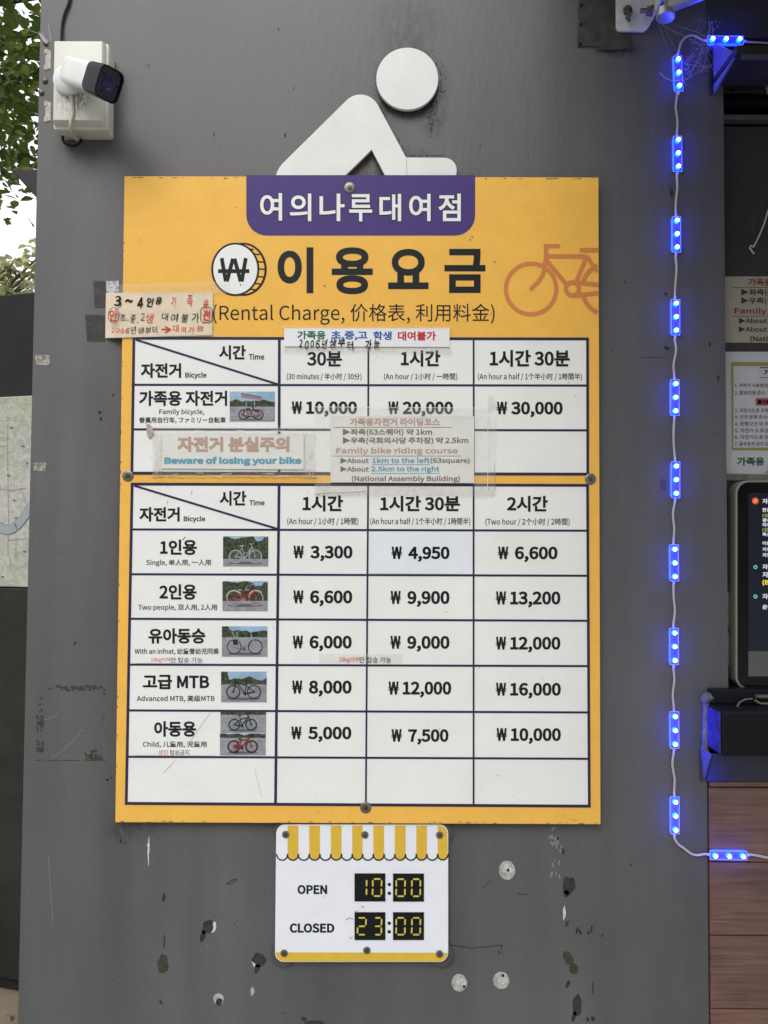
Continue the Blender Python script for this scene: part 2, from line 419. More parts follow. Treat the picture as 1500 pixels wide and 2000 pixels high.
def wood():
    m = bpy.data.materials.new('brown_wood_grain_board'); m.use_nodes = True; n = m.node_tree.nodes; l = m.node_tree.links; b = n['Principled BSDF']
    t = n.new('ShaderNodeTexCoord'); oi = n.new('ShaderNodeObjectInfo'); ad = n.new('ShaderNodeVectorMath'); ad.operation = 'MULTIPLY_ADD'
    ad.inputs[1].default_value = (1, 1, 1); l.new(t.outputs['Object'], ad.inputs[0])
    sc_ = n.new('ShaderNodeMath'); sc_.operation = 'MULTIPLY'; sc_.inputs[1].default_value = 9; l.new(oi.outputs['Random'], sc_.inputs[0]); l.new(sc_.outputs[0], ad.inputs[2])
    mp = n.new('ShaderNodeMapping'); mp.inputs['Scale'].default_value = (3.0, 3, 95); l.new(ad.outputs[0], mp.inputs['Vector'])
    z = n.new('ShaderNodeTexNoise'); z.inputs['Scale'].default_value = 2.2; z.inputs['Detail'].default_value = 7; z.inputs['Roughness'].default_value = .62; z.inputs['Distortion'].default_value = .4; l.new(mp.outputs[0], z.inputs['Vector'])
    z2 = n.new('ShaderNodeTexNoise'); z2.inputs['Scale'].default_value = 7; l.new(ad.outputs[0], z2.inputs['Vector'])
    r = n.new('ShaderNodeValToRGB'); e = r.color_ramp.elements; e[0].position = .32; e[0].color = (.105, .060, .049, 1); e[1].position = .66; e[1].color = (.205, .118, .096, 1)
    l.new(z.outputs['Fac'], r.inputs['Fac'])
    r2 = n.new('ShaderNodeValToRGB'); r2.color_ramp.elements[0].position = .3; r2.color_ramp.elements[0].color = (.75, .72, .72, 1); r2.color_ramp.elements[1].position = .7; r2.color_ramp.elements[1].color = (1.2, 1.16, 1.1, 1); l.new(z2.outputs['Fac'], r2.inputs['Fac'])
    x = n.new('ShaderNodeMix'); x.data_type = 'RGBA'; x.blend_type = 'MULTIPLY'; x.inputs[0].default_value = 1; l.new(r.outputs[0], x.inputs[6]); l.new(r2.outputs[0], x.inputs[7]); l.new(x.outputs[2], b.inputs['Base Color'])
    b.inputs['Roughness'].default_value = .42
    bp = n.new('ShaderNodeBump'); bp.inputs['Strength'].default_value = .35; bp.inputs['Distance'].default_value = .001; l.new(z.outputs['Fac'], bp.inputs['Height']); l.new(bp.outputs['Normal'], b.inputs['Normal'])
    return m
M_wood = wood()

# ------------------------------------------------------------------ setting: ground
def ground():
    m = mat('trodden_earth', (.17, .135, .10), .85, 0, .45, 3.5, .8, 30)
    mb = MB(); mb.quad((-250, -250, 0), (250, -250, 0), (250, 250, 0), (-250, 250, 0))
    o = mb.build('ground', m, None); tag(o, kind='structure')
    mp = mat('grey_pavement', (.24, .235, .225), .8, 0, .2, 5, .4, 60)
    mb = MB(); mb.quad((-40, -40, .004), (40, -40, .004), (40, -.02, .004), (-40, -.02, .004))
    o = mb.build('pavement', mp, None); tag(o, kind='structure')
ground()

# ------------------------------------------------------------------ booth
TOPZ = H + 1.32
booth = empty('kiosk_booth', (0, 0, 0), 'dark grey painted rental booth with brown wood boards below its counter', 'booth')
def booth_build():
    # front wall
    pTL, pBL = at(80, 0), at(35, 2000)
    def xl(z): return pTL.x + (pBL.x - pTL.x) * (z - pTL.z) / (pBL.z - pTL.z)
    xo_top = at(1413, 215).x; xw = at(1381, 1530).x; zo = at(1400, 1362).z; zh = at(1413, 100).z
    mb = MB()
    mb.prism([(xl(0), 0), (xw, 0), (xw, zo), (xo_top, zo), (xo_top, zh), (xo_top, TOPZ), (xl(TOPZ), TOPZ)], 0.0, .05)
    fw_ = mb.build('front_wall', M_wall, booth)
    # lintel above the opening and left side wall, roof
    mb = MB(); mb.box(at(1381, 40).x, 2.4, -.004, .046, at(1400, 76).z, TOPZ - .002); mb.build('lintel_panel', mat('dark_painted_lintel', (.05, .05, .056), .4, 0, .2, 6, .1, 60), booth)
    xs = xl(0)
    mb = MB(); mb.add([(xl(0) + .002, .051, 0), (xl(0) + .002, 2.3, 0), (xl(TOPZ) + .002, 2.3, TOPZ), (xl(TOPZ) + .002, .051, TOPZ),
                       (xl(0) + .042, .051, 0), (xl(0) + .042, 2.3, 0), (xl(TOPZ) + .042, 2.3, TOPZ), (xl(TOPZ) + .042, .051, TOPZ)],
                      [(0, 1, 2, 3), (7, 6, 5, 4), (0, 4, 5, 1), (1, 5, 6, 2), (2, 6, 7, 3), (3, 7, 4, 0)]); mb.build('side_wall', M_wall, booth)
    mb = MB(); mb.box(-.75, 2.45, -.03, 2.35, TOPZ + .001, TOPZ + .06); mb.build('roof', M_dark, booth)
    mb = MB(); mb.box(xs + .05, 2.38, 2.25, 2.29, 0, TOPZ); mb.build('rear_wall', M_dark, booth)
    mb = MB(); mb.box(2.38, 2.42, -.0, 2.29, 0, TOPZ); mb.build('side_wall', M_dark, booth)
    # dark cavity behind the opening head
    z0, z1 = at(1413, 212, .02).z, at(1413, 76).z
    x0 = xo_top - .05
    mb = MB(); mb.box(x0, 2.3, .30, .32, z0 - .1, z1 + .2); mb.box(x0, 2.3, .052, .30, z0 - .02, z0 - .015); mb.build('cavity_lining', M_black, booth)
    mb = MB(); mb.box(x0 + .02, 2.2, .16, .29, at(1413, 182, .16).z, at(1413, 150, .16).z); mb.build('shutter_housing', mat('shutter_grey', (.06, .058, .056), .45, .3, .2, 9), booth, bevel=.004)
    mb = MB(); prism_px(mb, rrect(1461, 156, 1640, 163, 3, 3), .157, .165); mb.build('slot', M_black, booth)
    mb = MB(); mb.box(x0 + .02, 2.2, .08, .10, at(1413, 208, .08).z, at(1413, 196, .08).z); mb.build('shutter_rail', M_black, booth)
    # scratched window sheet with its top bead
    ms = bpy.data.materials.new('scratched_smoked_acrylic'); ms.use_nodes = True; n = ms.node_tree.nodes; l = ms.node_tree.links; b = n['Principled BSDF']
    g = n.new('ShaderNodeNewGeometry'); cols = []
    src = None
    for k, (rot, sc3) in enumerate((((0, .7, 0), (240, 1, 6)), ((0, -.5, 0), (300, 1, 5)), ((0, 1.2, 0), (200, 1, 4)))):
        mp = n.new('ShaderNodeMapping'); mp.inputs['Rotation'].default_value = rot; mp.inputs['Scale'].default_value = sc3; l.new(g.outputs['Position'], mp.inputs['Vector'])
        z = n.new('ShaderNodeTexNoise'); z.inputs['Scale'].default_value = 1.0; z.inputs['Detail'].default_value = 3; l.new(mp.outputs[0], z.inputs['Vector'])
        r = n.new('ShaderNodeMapRange'); r.inputs['From Min'].default_value = .66; r.inputs['From Max'].default_value = .78; l.new(z.outputs['Fac'], r.inputs['Value'])
        if src is None: src = r.outputs['Result']
        else:
            mm = n.new('ShaderNodeMath'); mm.operation = 'MAXIMUM'; l.new(src, mm.inputs[0]); l.new(r.outputs['Result'], mm.inputs[1]); src = mm.outputs[0]
    x = n.new('ShaderNodeMix'); x.data_type = 'RGBA'; l.new(src, x.inputs[0]); x.inputs[6].default_value = (.052, .046, .048, 1); x.inputs[7].default_value = (.15, .145, .14, 1)
    l.new(x.outputs[2], b.inputs['Base Color']); b.inputs['Roughness'].default_value = .33
    MATS['acrylic'] = ms
    mb = MB(); mb.box(xo_top - .03, 2.3, .052, .058, at(1413, 1364, .05).z, at(1413, 226, .05).z); mb.build('window_sheet', ms, booth)
    mb = MB(); mb.box(xo_top - .03, 2.3, .046, .056, at(1413, 231, .045).z, at(1413, 223, .045).z); mb.build('window_bead', mat('grey_bead', (.13, .125, .12), .4, .2, .2, 30), booth, bevel=.001)
    # beige blocks glimpsed between wall and screen
    mk = mat('beige_block', (.34, .30, .24), .6, 0, .1, 20)
    for (a, b2) in ((1156, 1222), (1236, 1300)):
        mb = MB(); prism_px(mb, [(1400, a), (1429, a), (1429, b2), (1400, b2)], .038, .0515); mb.build('spacer_block', mk, booth, bevel=.002)
    mb = MB(); prism_px(mb, [(1400, 1223.5), (1446, 1223.5), (1446, 1227), (1400, 1227)], .030, .050); mb.build('metal_strip', M_steel, booth)
    mb = MB(); prism_px(mb, [(1400, 926), (1700, 926), (1700, 938), (1400, 938)], .044, .0515); mb.build('metal_strip', mat('greenish_strip', (.20, .19, .16), .5, .2, .3, 60), booth)
    # wood boards below the counter
    ys = [1537, 1683, 1826, 1969, 2112, 2255, 2398, 2541]
    xa = at(1385, 1700).x
    for i in range(len(ys) - 1):
        za, zb = at(1450, ys[i]).z, max(.01, at(1450, ys[i + 1]).z)
        mb = MB(); mb.box(xa, 2.37, -.003 + (.0006 if i % 2 else 0), .012, zb + .0012, za - .0012); mb.build('plank', M_wood, booth, bevel=.0012)
    mb = MB(); mb.box(xa, 2.37, -.006, .012, at(1450, 1535).z, at(1450, 1526).z); mb.build('plank', M_wood, booth, bevel=.001)
    mb = MB(); mb.box(xw + .0005, 2.37, .0125, .045, 0, at(1450, 1520).z); mb.build('backing_board', M_black, booth)
    return fw_, xl
front_wall, xl = booth_build()

# ledge above the opening with a triangular gusset at its left end
def hood():
    m = mat('shade_darkened_hood', (.028, .028, .030), .5, 0, .15, 20, .1, 90, spec=.2)  # whole hood darkened in colour so its underside looks shaded
    d = -.113
    a = at(1440, 88, d); bt = at(1440, 103, d)
    h = empty('opening_hood', (a.x, 0, bt.z), 'dark grey metal hood ledge over the service opening at the upper right', 'hood')
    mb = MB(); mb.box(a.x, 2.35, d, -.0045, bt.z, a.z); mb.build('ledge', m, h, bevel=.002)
    p1, p2, p3 = at(1391, 88, 0), Vector((a.x - .006, d + .004, at(1440, 100, d).z)), at(1391.5, 184, 0)
    mb = MB(); t = Vector((.004, 0, 0)); off = Vector((0, -.0045, 0))
    v = [p1 + off, Vector((p1.x, d + .004, bt.z + .002)), p3 + off]; v[1].x = p1.x
    mb.add([q for q in v] + [q + t for q in v], [(0, 1, 2), (5, 4, 3), (0, 3, 4, 1), (1, 4, 5, 2), (2, 5, 3, 0)]); mb.build('gusset', mat('blue_tinted_gusset', (.13, .13, .30), .45, 0, .1, 30), h)  # blue LED light on the pale gusset is put into its colour
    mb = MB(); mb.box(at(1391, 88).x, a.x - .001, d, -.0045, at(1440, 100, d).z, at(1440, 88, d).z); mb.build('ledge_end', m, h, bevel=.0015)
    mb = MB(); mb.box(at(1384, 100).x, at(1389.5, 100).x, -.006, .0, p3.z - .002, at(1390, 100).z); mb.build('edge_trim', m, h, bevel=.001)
    mb = MB(); mb.box(a.x + .01, 2.3, d + .003, d + .007, bt.z - .009, bt.z - .0005); mb.build('drip_strip', mat('blue_grey_strip', (.07, .07, .12), .4), h)
    # hanging wire in the cavity
    mb = MB(); mb.tube([at(1499, 155, .1), at(1496, 168, .09), at(1500, 182, .08), at(1508, 195, .08)], .0022, 6); mb.build('cable', M_wirew, h, smooth=True)
    mb = MB(); mb.tube([at(1429, 178, .12), at(1433, 170, .10), at(1442, 163, .10), at(1441, 155, .12)], .002, 6); mb.build('cable', M_steel_d, h, smooth=True)
hood()

# service counter
def counter():
    d = -.075
    m = mat('black_speckled_stone', (.018, .018, .021), .35, 0, .0, 10, spec=.15)
    n = m.node_tree.nodes; l = m.node_tree.links; b = n['Principled BSDF']
    t = n.new('ShaderNodeNewGeometry'); z = n.new('ShaderNodeTexNoise'); z.inputs['Scale'].default_value = 520; z.inputs['Detail'].default_value = 2; l.new(t.outputs['Position'], z.inputs['Vector'])
    r = n.new('ShaderNodeValToRGB'); r.color_ramp.elements[0].position = .66; r.color_ramp.elements[0].color = (.010, .010, .012, 1); r.color_ramp.elements[1].position = .78; r.color_ramp.elements[1].color = (.12, .115, .11, 1)
    l.new(z.outputs['Fac'], r.inputs['Fac']); l.new(r.outputs[0], b.inputs['Base Color'])
    zt, zb = at(1411, 1388, d).z, at(1411, 1478, d).z; x0 = at(1410, 1430, d).x
    c = empty('service_counter', (x0, 0, zb), 'black speckled stone counter ledge under the service opening, its left end tinted for blue LED light', 'counter')
    mb = MB(); mb.box(x0, 2.33, d, .05, zb, zt); mb.build('slab', m, c, bevel=.006)
    mb = MB(); mb.box(x0 + .004, 2.33, -.02, .05, zt + .0004, zt + .028); mb.build('upstand', m, c, bevel=.003)
    ml = mat('grey_under_panel', (.045, .045, .045), .4, 0, .12, 12)
    zw = at(1400, 1524).z
    mb = MB(); mb.add([(x0 - .008, d + .018, zb - .001), (2.33, d + .018, zb - .001), (2.33, -.008, zw), (x0 - .002, -.008, zw), (x0 - .008, d + .026, zb - .001), (2.33, d + .026, zb - .001), (2.33, -.001, zw), (x0 - .002, -.001, zw)],
                      [(0, 1, 2, 3), (7, 6, 5, 4), (0, 4, 5, 1), (1, 5, 6, 2), (2, 6, 7, 3), (3, 7, 4, 0)]); mb.build('under_panel', ml, c)
    mb = MB(); v = [Vector((x0 - .012, -.001, zb - .002)), Vector((x0 - .012, d + .022, zb - .002)), Vector((x0 - .006, -.001, zw + .001))]; t3 = Vector((.003, 0, 0))
    mb.add(v + [q + t3 for q in v], [(0, 1, 2), (5, 4, 3), (0, 3, 4, 1), (1, 4, 5, 2), (2, 5, 3, 0)]); mb.build('gusset', MATS['blue_tinted_gusset'], c)  # same tint, blue LED light painted into the base colour
    mb = MB(); mb.box(x0 - .0022, x0 - .0003, d + .004, -.004, zb + .004, zt - .004); mb.build('end_cap', mat('blue_tinted_film', (.03, .03, .20), .18, 0, .5, 40, .7, 60), c, bevel=.0006)  # blue LED reflection is painted into this cap's base colour
    # lumpy grey sealant collar round the slab where it meets the wall
    mp_ = mat('grey_duct_tape', (.13, .135, .14), .4, 0, .3, 60, .8, 60)
    mb = MB(); rnd = random.Random(5); pts = []
    for i in range(19):
        py = 1368 + i * 5.6; p = at(1376.5 + rnd.uniform(-1.2, 1.2), py); pts.append(Vector((p.x, -.006, p.z)))
    mb.tube(pts, [.0075 + rnd.uniform(-.001, .0012) for _ in pts], 10); mb.build('sealant', mp_, c, smooth=True)
    mb = MB(); mb.tube([at(1376, 1368, -.008), at(1380, 1362, -.012), at(1392, 1361, -.012), at(1408, 1364, -.008), at(1424, 1371, -.002)], [.009, .011, .008, .008, .003], 10); mb.build('sealant', mp_, c, smooth=True)
    mb = MB(); mb.box(x0 - .013, x0 - .0065, -.004, 0, zw, zb - .004); mb.build('edge_trim', ml, c)
    # chrome latch and cable on the counter
    la = empty('door_latch', at(1486, 1362, -.03), 'small chrome latch lying on the counter under the touch screen', 'latch')
    p = at(1476, 1360, -.028)
    mb = MB(); mb.tube([p, p + Vector((.03, 0, -.001))], .0045, 12); mb.build('barrel', M_steel, la, smooth=True)
    mb = MB(); mb.tube([at(1474, 1368, -.03), at(1484, 1374, -.03), at(1500, 1375, -.03), at(1516, 1374, -.03)], .003, 8); mb.build('hook', M_steel, la, smooth=True)
    mb = MB(); mb.tube([at(1438, 1384, -.04), at(1444, 1372, -.03), at(1456, 1366, -.025), at(1470, 1365, -.025)], .0018, 6)
    o = mb.build('counter_cable', mat('grey_cable', (.16, .16, .15), .4), None, smooth=True); tag(o, 'thin grey cable curving over the counter towards the chrome latch', 'cable')
counter()

# ------------------------------------------------------------------ wall damage
def blob(cx, cy, rx, ry, rot=0, y=-.0004, m=None, name='paint_chip', rough=.18, seed=0, n=26, thick=.0008, parent=None):
    rnd = random.Random(seed * 31 + int(cx)); ph = rnd.uniform(0, 50); pts = []
    for i in range(n):
        a = 2 * math.pi * i / n
        k = 1 + rough * 2 * noise.noise(Vector((math.cos(a) * 1.3, math.sin(a) * 1.3, ph))) + rough * .7 * noise.noise(Vector((math.cos(a) * 5, math.sin(a) * 5, ph)))
        x, yv = rx * k * math.cos(a), ry * k * math.sin(a)
        pts.append((cx + x * math.cos(R(rot)) - yv * math.sin(R(rot)), cy + x * math.sin(R(rot)) + yv * math.cos(R(rot))))
    mb = MB(); prism_px(mb, pts, y, 0.0002, y_ref=0)
    return mb.build(name, m or M_chip, parent or front_wall)
for i, (cx, cy, rx, ry, rot, m) in enumerate([
    (406, 1811, 11, 14, 20, M_chip), (396, 1828, 5, 11, 10, M_chip), (317, 1883, 11, 19, 0, M_chipb), (506, 1875, 13, 13, 0, M_chip), (502, 1892, 5, 9, 15, M_chip),
    (1111, 1728, 12, 18, 0, M_chip), (1106, 1745, 6, 7, 0, M_chip), (1110, 1873, 9, 14, -30, M_chipb), (1121, 1892, 8, 12, -10, M_chipb), (1127, 1964, 9, 21, 5, M_chip), (1121, 1985, 4, 10, 15, M_chip),
    (427, 1956, 6, 8, 0, M_chip), (314, 1957, 2.2, 5, -30, M_chip), (320, 1752, 3, 8, 8, M_chip), (321, 1838, 1.4, 12, 2, M_chip), (1107, 1804, 3, 6, 20, M_chip), (1127, 1818, 2.5, 7, 10, M_chip),
    (1133, 1820, 2.5, 6, -20, M_chip), (1155, 1815, 2, 8, 10, M_chip), (1149, 1822, 2, 4, 30, M_chip), (1158, 1930, 1.2, 14, 0, M_chip), (1158, 1990, 4, 5, 0, M_chip), (1148, 1991, 3, 5, 0, M_chip), (1109, 1922, 3, 8, 25, M_chip),
    (1100, 1663, 3, 6, 0, M_chipb), (1088, 1638, 3, 4, 0, M_chip), (1086, 1637, 3, 3, 0, M_chip), (612, 1998, 20, 5, 0, M_chip), (594, 1990, 6, 4, 0, M_chip), (210, 1523, 2.2, 2.2, 0, M_inkb), (217, 1519, 1.2, 3, 0, M_chip),
    (236, 1643, 2, 5, 0, M_chip), (244, 1648, 1.2, 3, 30, M_chip), (195, 805, 3.5, 3, 0, M_chip), (197, 818, 2.5, 4, 0, M_chip), (221, 772, 1.5, 4, 0, M_chip), (236, 845, 2, 7, 0, M_chip), (146, 1257, 1.6, 4, 25, M_chip),
    (1302, 680, 6, 3.5, 20, M_chip), (1300, 574, 3, 3, 0, M_chip), (1386, 672, 2, 5, 0, M_chip), (1403, 738, 2, 6, 0, M_chip), (1194, 684, 1.6, 1.6, 0, M_chip), (1220, 551, 2, 1.6, 0, M_chip), (1308, 367, 3, 3, 0, M_steel_d), (1312, 378, 3, 8, 0, M_chip), (1232, 1689, 1.5, 3, 0, M_chip), (1176, 1827, 1.5, 4, 0, M_chip), (557, 264, 2, 4, 0, M_chip), (544, 57, 1.6, 3, 0, M_chip), (573, 172, 1.5, 1.5, 0, M_chip), (290, 128, 1.5, 2, 0, M_chip), (418, 262, 1.2, 5, 0, M_chip), (938, 284, 1.4, 1.4, 0, M_chip)]):
    blob(cx, cy, rx, ry, rot, m=m, seed=i)
for i, (cx, cy, rx, ry) in enumerate([(990, 1699, 16, 18), (979, 1914, 16, 16.5), (897, 1919, 15, 17)]):
    blob(cx, cy, rx, ry, m=M_glue, name='glue_spot', rough=.03, seed=i, thick=.002, y=-.0016)
    blob(cx + 2, cy - 1, rx * .55, ry * .5, 30, m=mat('glue_ridge', (.52, .52, .50), .5, 0, .3, 200, .8, 200), name='glue_ridge', rough=.35, seed=i + 9, y=-.0026)
    blob(cx + (2 if i == 0 else (3 if i == 1 else 9)), cy + (-1 if i == 0 else (-10 if i == 1 else 6)), 2.4, 3, m=M_inkb, name='drill_hole', seed=i + 4, y=-.0030)
blob(427, 1951, 10, 11, m=M_glue, name='glue_spot', rough=.05, seed=77, y=-.0002)
blob(493, 1936, 3.5, 8, 5, m=M_glue, name='glue_spot', seed=71); blob(1102, 1783, 2.6, 13, 3, m=mat('white_flake', (.6, .6, .58), .4), name='paint_flake', seed=3)
blob(290, 1660, 1.6, 22, 1, m=MATS['white_flake'], name='paint_flake', rough=.5, seed=6); blob(290, 1651, 3, 3.5, 0, m=MATS['white_flake'], name='paint_flake', rough=.3, seed=8, y=-.0007)
blob(417, 1811, 4.5, 11, 18, m=MATS['white_flake'], name='paint_flake', seed=12, y=-.0002); blob(495, 1879, 3, 9, -15, m=MATS['white_flake'], name='paint_flake', seed=13, y=-.0002)
def scratch(pts, w, m=M_chip, name='scratch', y=-.0005):
    mb = MB(); ribbon(mb, pts, w, y); mb.build(name, m, front_wall, fixn=False)
scratch([(443, 1727), (452, 1719), (463, 1717)], 1.6); scratch([(445, 1727), (455, 1724), (463, 1720)], 1.2, y=-.0007)
scratch([(942, 1734), (951, 1727), (960, 1720)], 1.3); scratch([(1010, 1744), (1018, 1747), (1030, 1747)], 1.5)
scratch([(881, 1846), (900, 1849), (922, 1852), (945, 1850), (970, 1847), (981, 1847)], 1.6); scratch([(981, 1845), (980, 1853), (974, 1857), (973, 1862), (980, 1862)], 1.4)
scratch([(460, 1806), (457, 1802)], 1.5); scratch([(1252, 698), (1300, 698)], 1.0); scratch([(225, 1790 - 300), (226, 1500)], 1.0)
m_sc = mat('pale_scratch', (.24, .24, .24), .5)
for pts in ([(85, 1407), (100, 1402), (113, 1395)], [(98, 1482), (120, 1468), (145, 1445), (160, 1424)], [(402, 1846), (407, 1854)], [(388, 68), (398, 62)], [(95, 1670), (100, 1760), (104, 1800)]):
    scratch(pts, .9, m_sc)
# rectangle of torn tape residue at lower left
def residue():
    mb = MB(); rnd = random.Random(11)
    def frag(cx, cy, s1, s2):
        n = rnd.randint(5, 8); pts = []; ph = rnd.uniform(0, 6)
        for i in range(n):
            a = ph + 2 * math.pi * i / n; k = rnd.uniform(.4, 1.15); pts.append((cx + s1 * k * math.cos(a), cy + s2 * k * math.sin(a)))
        prism_px(mb, pts, -.0004 - rnd.uniform(0, .0002), .0002, y_ref=0)
    for i in range(46): frag(rnd.uniform(96, 206), rnd.uniform(1339, 1348), rnd.uniform(2, 6), rnd.uniform(1, 4))
    for i in range(34): frag(rnd.uniform(72, 84), rnd.choice((rnd.uniform(1396, 1428), rnd.uniform(1440, 1470))), rnd.uniform(1.5, 4), rnd.uniform(2, 7))
    for i in range(40): x = rnd.uniform(70, 206); frag(x, 1485, rnd.uniform(2, 6), rnd.uniform(.4, 1.3))
    for i in range(24): x = rnd.gauss(184, 9); frag(x, 1484 - abs(rnd.gauss(0, 9)), rnd.uniform(2, 6), rnd.uniform(2, 5))
    for i in range(10): frag(rnd.uniform(200, 212), rnd.uniform(1350, 1420), rnd.uniform(.8, 2), rnd.uniform(1, 3))
    for i in range(8): frag(rnd.uniform(76, 86), rnd.uniform(1360, 1392), rnd.uniform(1, 3), rnd.uniform(1, 3))
    mb.build('tape_residue', M_chipb, front_wall)
    mb = MB()
    for i in range(26): frag(rnd.uniform(1072, 1096), rnd.uniform(1612, 1712), rnd.uniform(1, 3), rnd.uniform(2, 8))
    o = mb.build('tape_residue', mat('pale_film', (.24, .24, .235), .4), front_wall)
    mb = MB()
    for i in range(16): frag(236 + rnd.uniform(-2, 3), rnd.uniform(985, 1090), rnd.uniform(.5, 2), rnd.uniform(1, 5))
    mb.build('tape_residue', mat('pale_film2', (.5, .48, .42), .4), front_wall)
residue()
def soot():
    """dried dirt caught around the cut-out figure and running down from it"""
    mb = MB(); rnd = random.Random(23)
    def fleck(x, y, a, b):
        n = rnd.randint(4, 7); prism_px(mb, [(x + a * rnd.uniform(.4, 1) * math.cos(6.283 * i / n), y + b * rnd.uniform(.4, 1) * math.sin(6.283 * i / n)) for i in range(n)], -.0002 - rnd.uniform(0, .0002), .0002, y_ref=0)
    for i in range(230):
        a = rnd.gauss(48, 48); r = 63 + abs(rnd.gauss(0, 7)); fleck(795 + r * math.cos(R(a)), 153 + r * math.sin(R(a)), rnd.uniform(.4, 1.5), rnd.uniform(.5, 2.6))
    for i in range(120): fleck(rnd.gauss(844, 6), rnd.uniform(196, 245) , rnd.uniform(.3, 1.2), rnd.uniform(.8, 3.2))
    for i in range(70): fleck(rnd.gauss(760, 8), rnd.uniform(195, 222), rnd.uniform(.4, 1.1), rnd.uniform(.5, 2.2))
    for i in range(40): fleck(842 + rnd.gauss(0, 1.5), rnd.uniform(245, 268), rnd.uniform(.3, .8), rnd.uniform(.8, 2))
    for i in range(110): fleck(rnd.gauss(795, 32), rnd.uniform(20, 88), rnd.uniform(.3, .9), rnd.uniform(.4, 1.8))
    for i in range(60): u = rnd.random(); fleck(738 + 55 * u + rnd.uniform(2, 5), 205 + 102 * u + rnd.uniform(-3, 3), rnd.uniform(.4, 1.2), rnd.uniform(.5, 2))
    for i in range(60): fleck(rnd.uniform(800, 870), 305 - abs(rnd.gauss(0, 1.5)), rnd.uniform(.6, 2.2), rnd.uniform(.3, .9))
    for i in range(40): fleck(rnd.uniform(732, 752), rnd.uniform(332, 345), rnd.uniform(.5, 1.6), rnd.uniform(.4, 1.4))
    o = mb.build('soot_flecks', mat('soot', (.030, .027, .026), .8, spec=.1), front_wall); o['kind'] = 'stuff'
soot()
# tape patches, stickers on the wall
def sheet(name, pts, y, m, label, cat, group=None, parent=None, th=.0003):
    mb = MB(); prism_px(mb, pts, y, y + th); o = mb.build(name, m, parent)
    if parent is None: tag(o, label, cat, group)
    return o
sheet('tape_patch', [(182, 549), (206, 549), (208, 601), (185, 601)], -.0006, M_tape_grey, 'upper dark square of old tape left of the handwritten notice', 'tape', 'dark tape patches beside the handwritten notice')
sheet('tape_patch', [(166, 615), (204, 615), (206, 667), (170, 667)], -.0006, M_tape_grey, 'lower dark square of old tape left of the handwritten notice', 'tape', 'dark tape patches beside the handwritten notice')
o = sheet('foil_tape', [(207, 549), (232, 548), (232, 575), (208, 576)], -.0009, mat('wrinkled_foil_tape', (.42, .42, .45), .3, .3, .5, 60, 1.0, 90), 'small wrinkled silver tape above the handwritten notice', 'tape')
sheet('sticker_remnant', [(68, 693), (98, 693), (97, 713), (70, 713)], -.0006, mat('torn_sticker', (.30, .28, .24), .6, 0, .75, 130, .8, 120), 'torn beige sticker remnant near the wall edge level with the upper price table', 'sticker', 'torn sticker remnants on the wall edge')
sheet('sticker_remnant', [(65, 904), (90, 903), (89, 920), (66, 920)], -.0006, MATS['torn_sticker'], 'torn beige sticker remnant near the wall edge level with the left board screw', 'sticker', 'torn sticker remnants on the wall edge')
sheet('tape_patch', [(1290, 936), (1302, 936), (1302, 958), (1290, 958)], -.0006, mat('plum_tape', (.07, .062, .075), .4), 'small dull purple tape square left of the light string', 'tape')

# ------------------------------------------------------------------ bowing figure cut-out
def figure():
    g = empty('bowing_figure_sign', at(700, 345), 'white cut-out pictogram of a bowing figure above the price board', 'sign')
    mb = MB(); prism_px(mb, arc(795.5, 153.5, 60.5, 60.5, 0, 354.4, 62), -.016, -.008); mb.build('head_disc', M_cut, g, bevel=.0006)
    pts = [(537.5, 346)] + [(541, 336), (545, 328), (550, 321)] + [(676, 196.5)] + arc(704, 223, 38.5, 38.5, 228, 330, 14) + [(793, 307.5), (868, 308)] + arc(868, 332, 24, 24, 270, 360, 8)[1:] + [(891, 346), (754, 346), (726, 292), (671, 346)]
    mb = MB(); prism_px(mb, pts, -.0155, -.008); mb.build('body_cutout', M_cut, g, bevel=.0006)
    mb = MB(); prism_px(mb, [(792.6, 309), (793.8, 309), (796, 345), (794.6, 345)], -.0157, -.0155); mb.build('seam', mat('grey_seam', (.45, .45, .43), .6), g)
    for (x, y) in ((795, 153), (700, 240), (840, 327)):
        mb = MB(); mb.lathe(at(x, y, -.008), (0, 1, 0), [(.012, 0), (.012, .0078)], 12); mb.build('spacer', M_dark, g)
figure()

# ------------------------------------------------------------------ price board
YB, YF = -.011, -.019
board = empty('price_board', at(700, 1608), 'large yellow rental price board with two white price tables', 'price board')
mb = MB(); prism_px(mb, [(243, 344), (1169, 346.5), (1173, 1610), (225, 1606)], YF, YB)
mb.build('panel', M_yellow, board, bevel=.0008)
mb = MB(); prism_px(mb, [(275, 378), (1137, 380), (1139, 1576), (259, 1572)], YB + .0001, -.0003); mb.build('backing_frame', M_dark, board)
L1, L2, L3 = YF - .0004, YF - .0008, YF - .0012
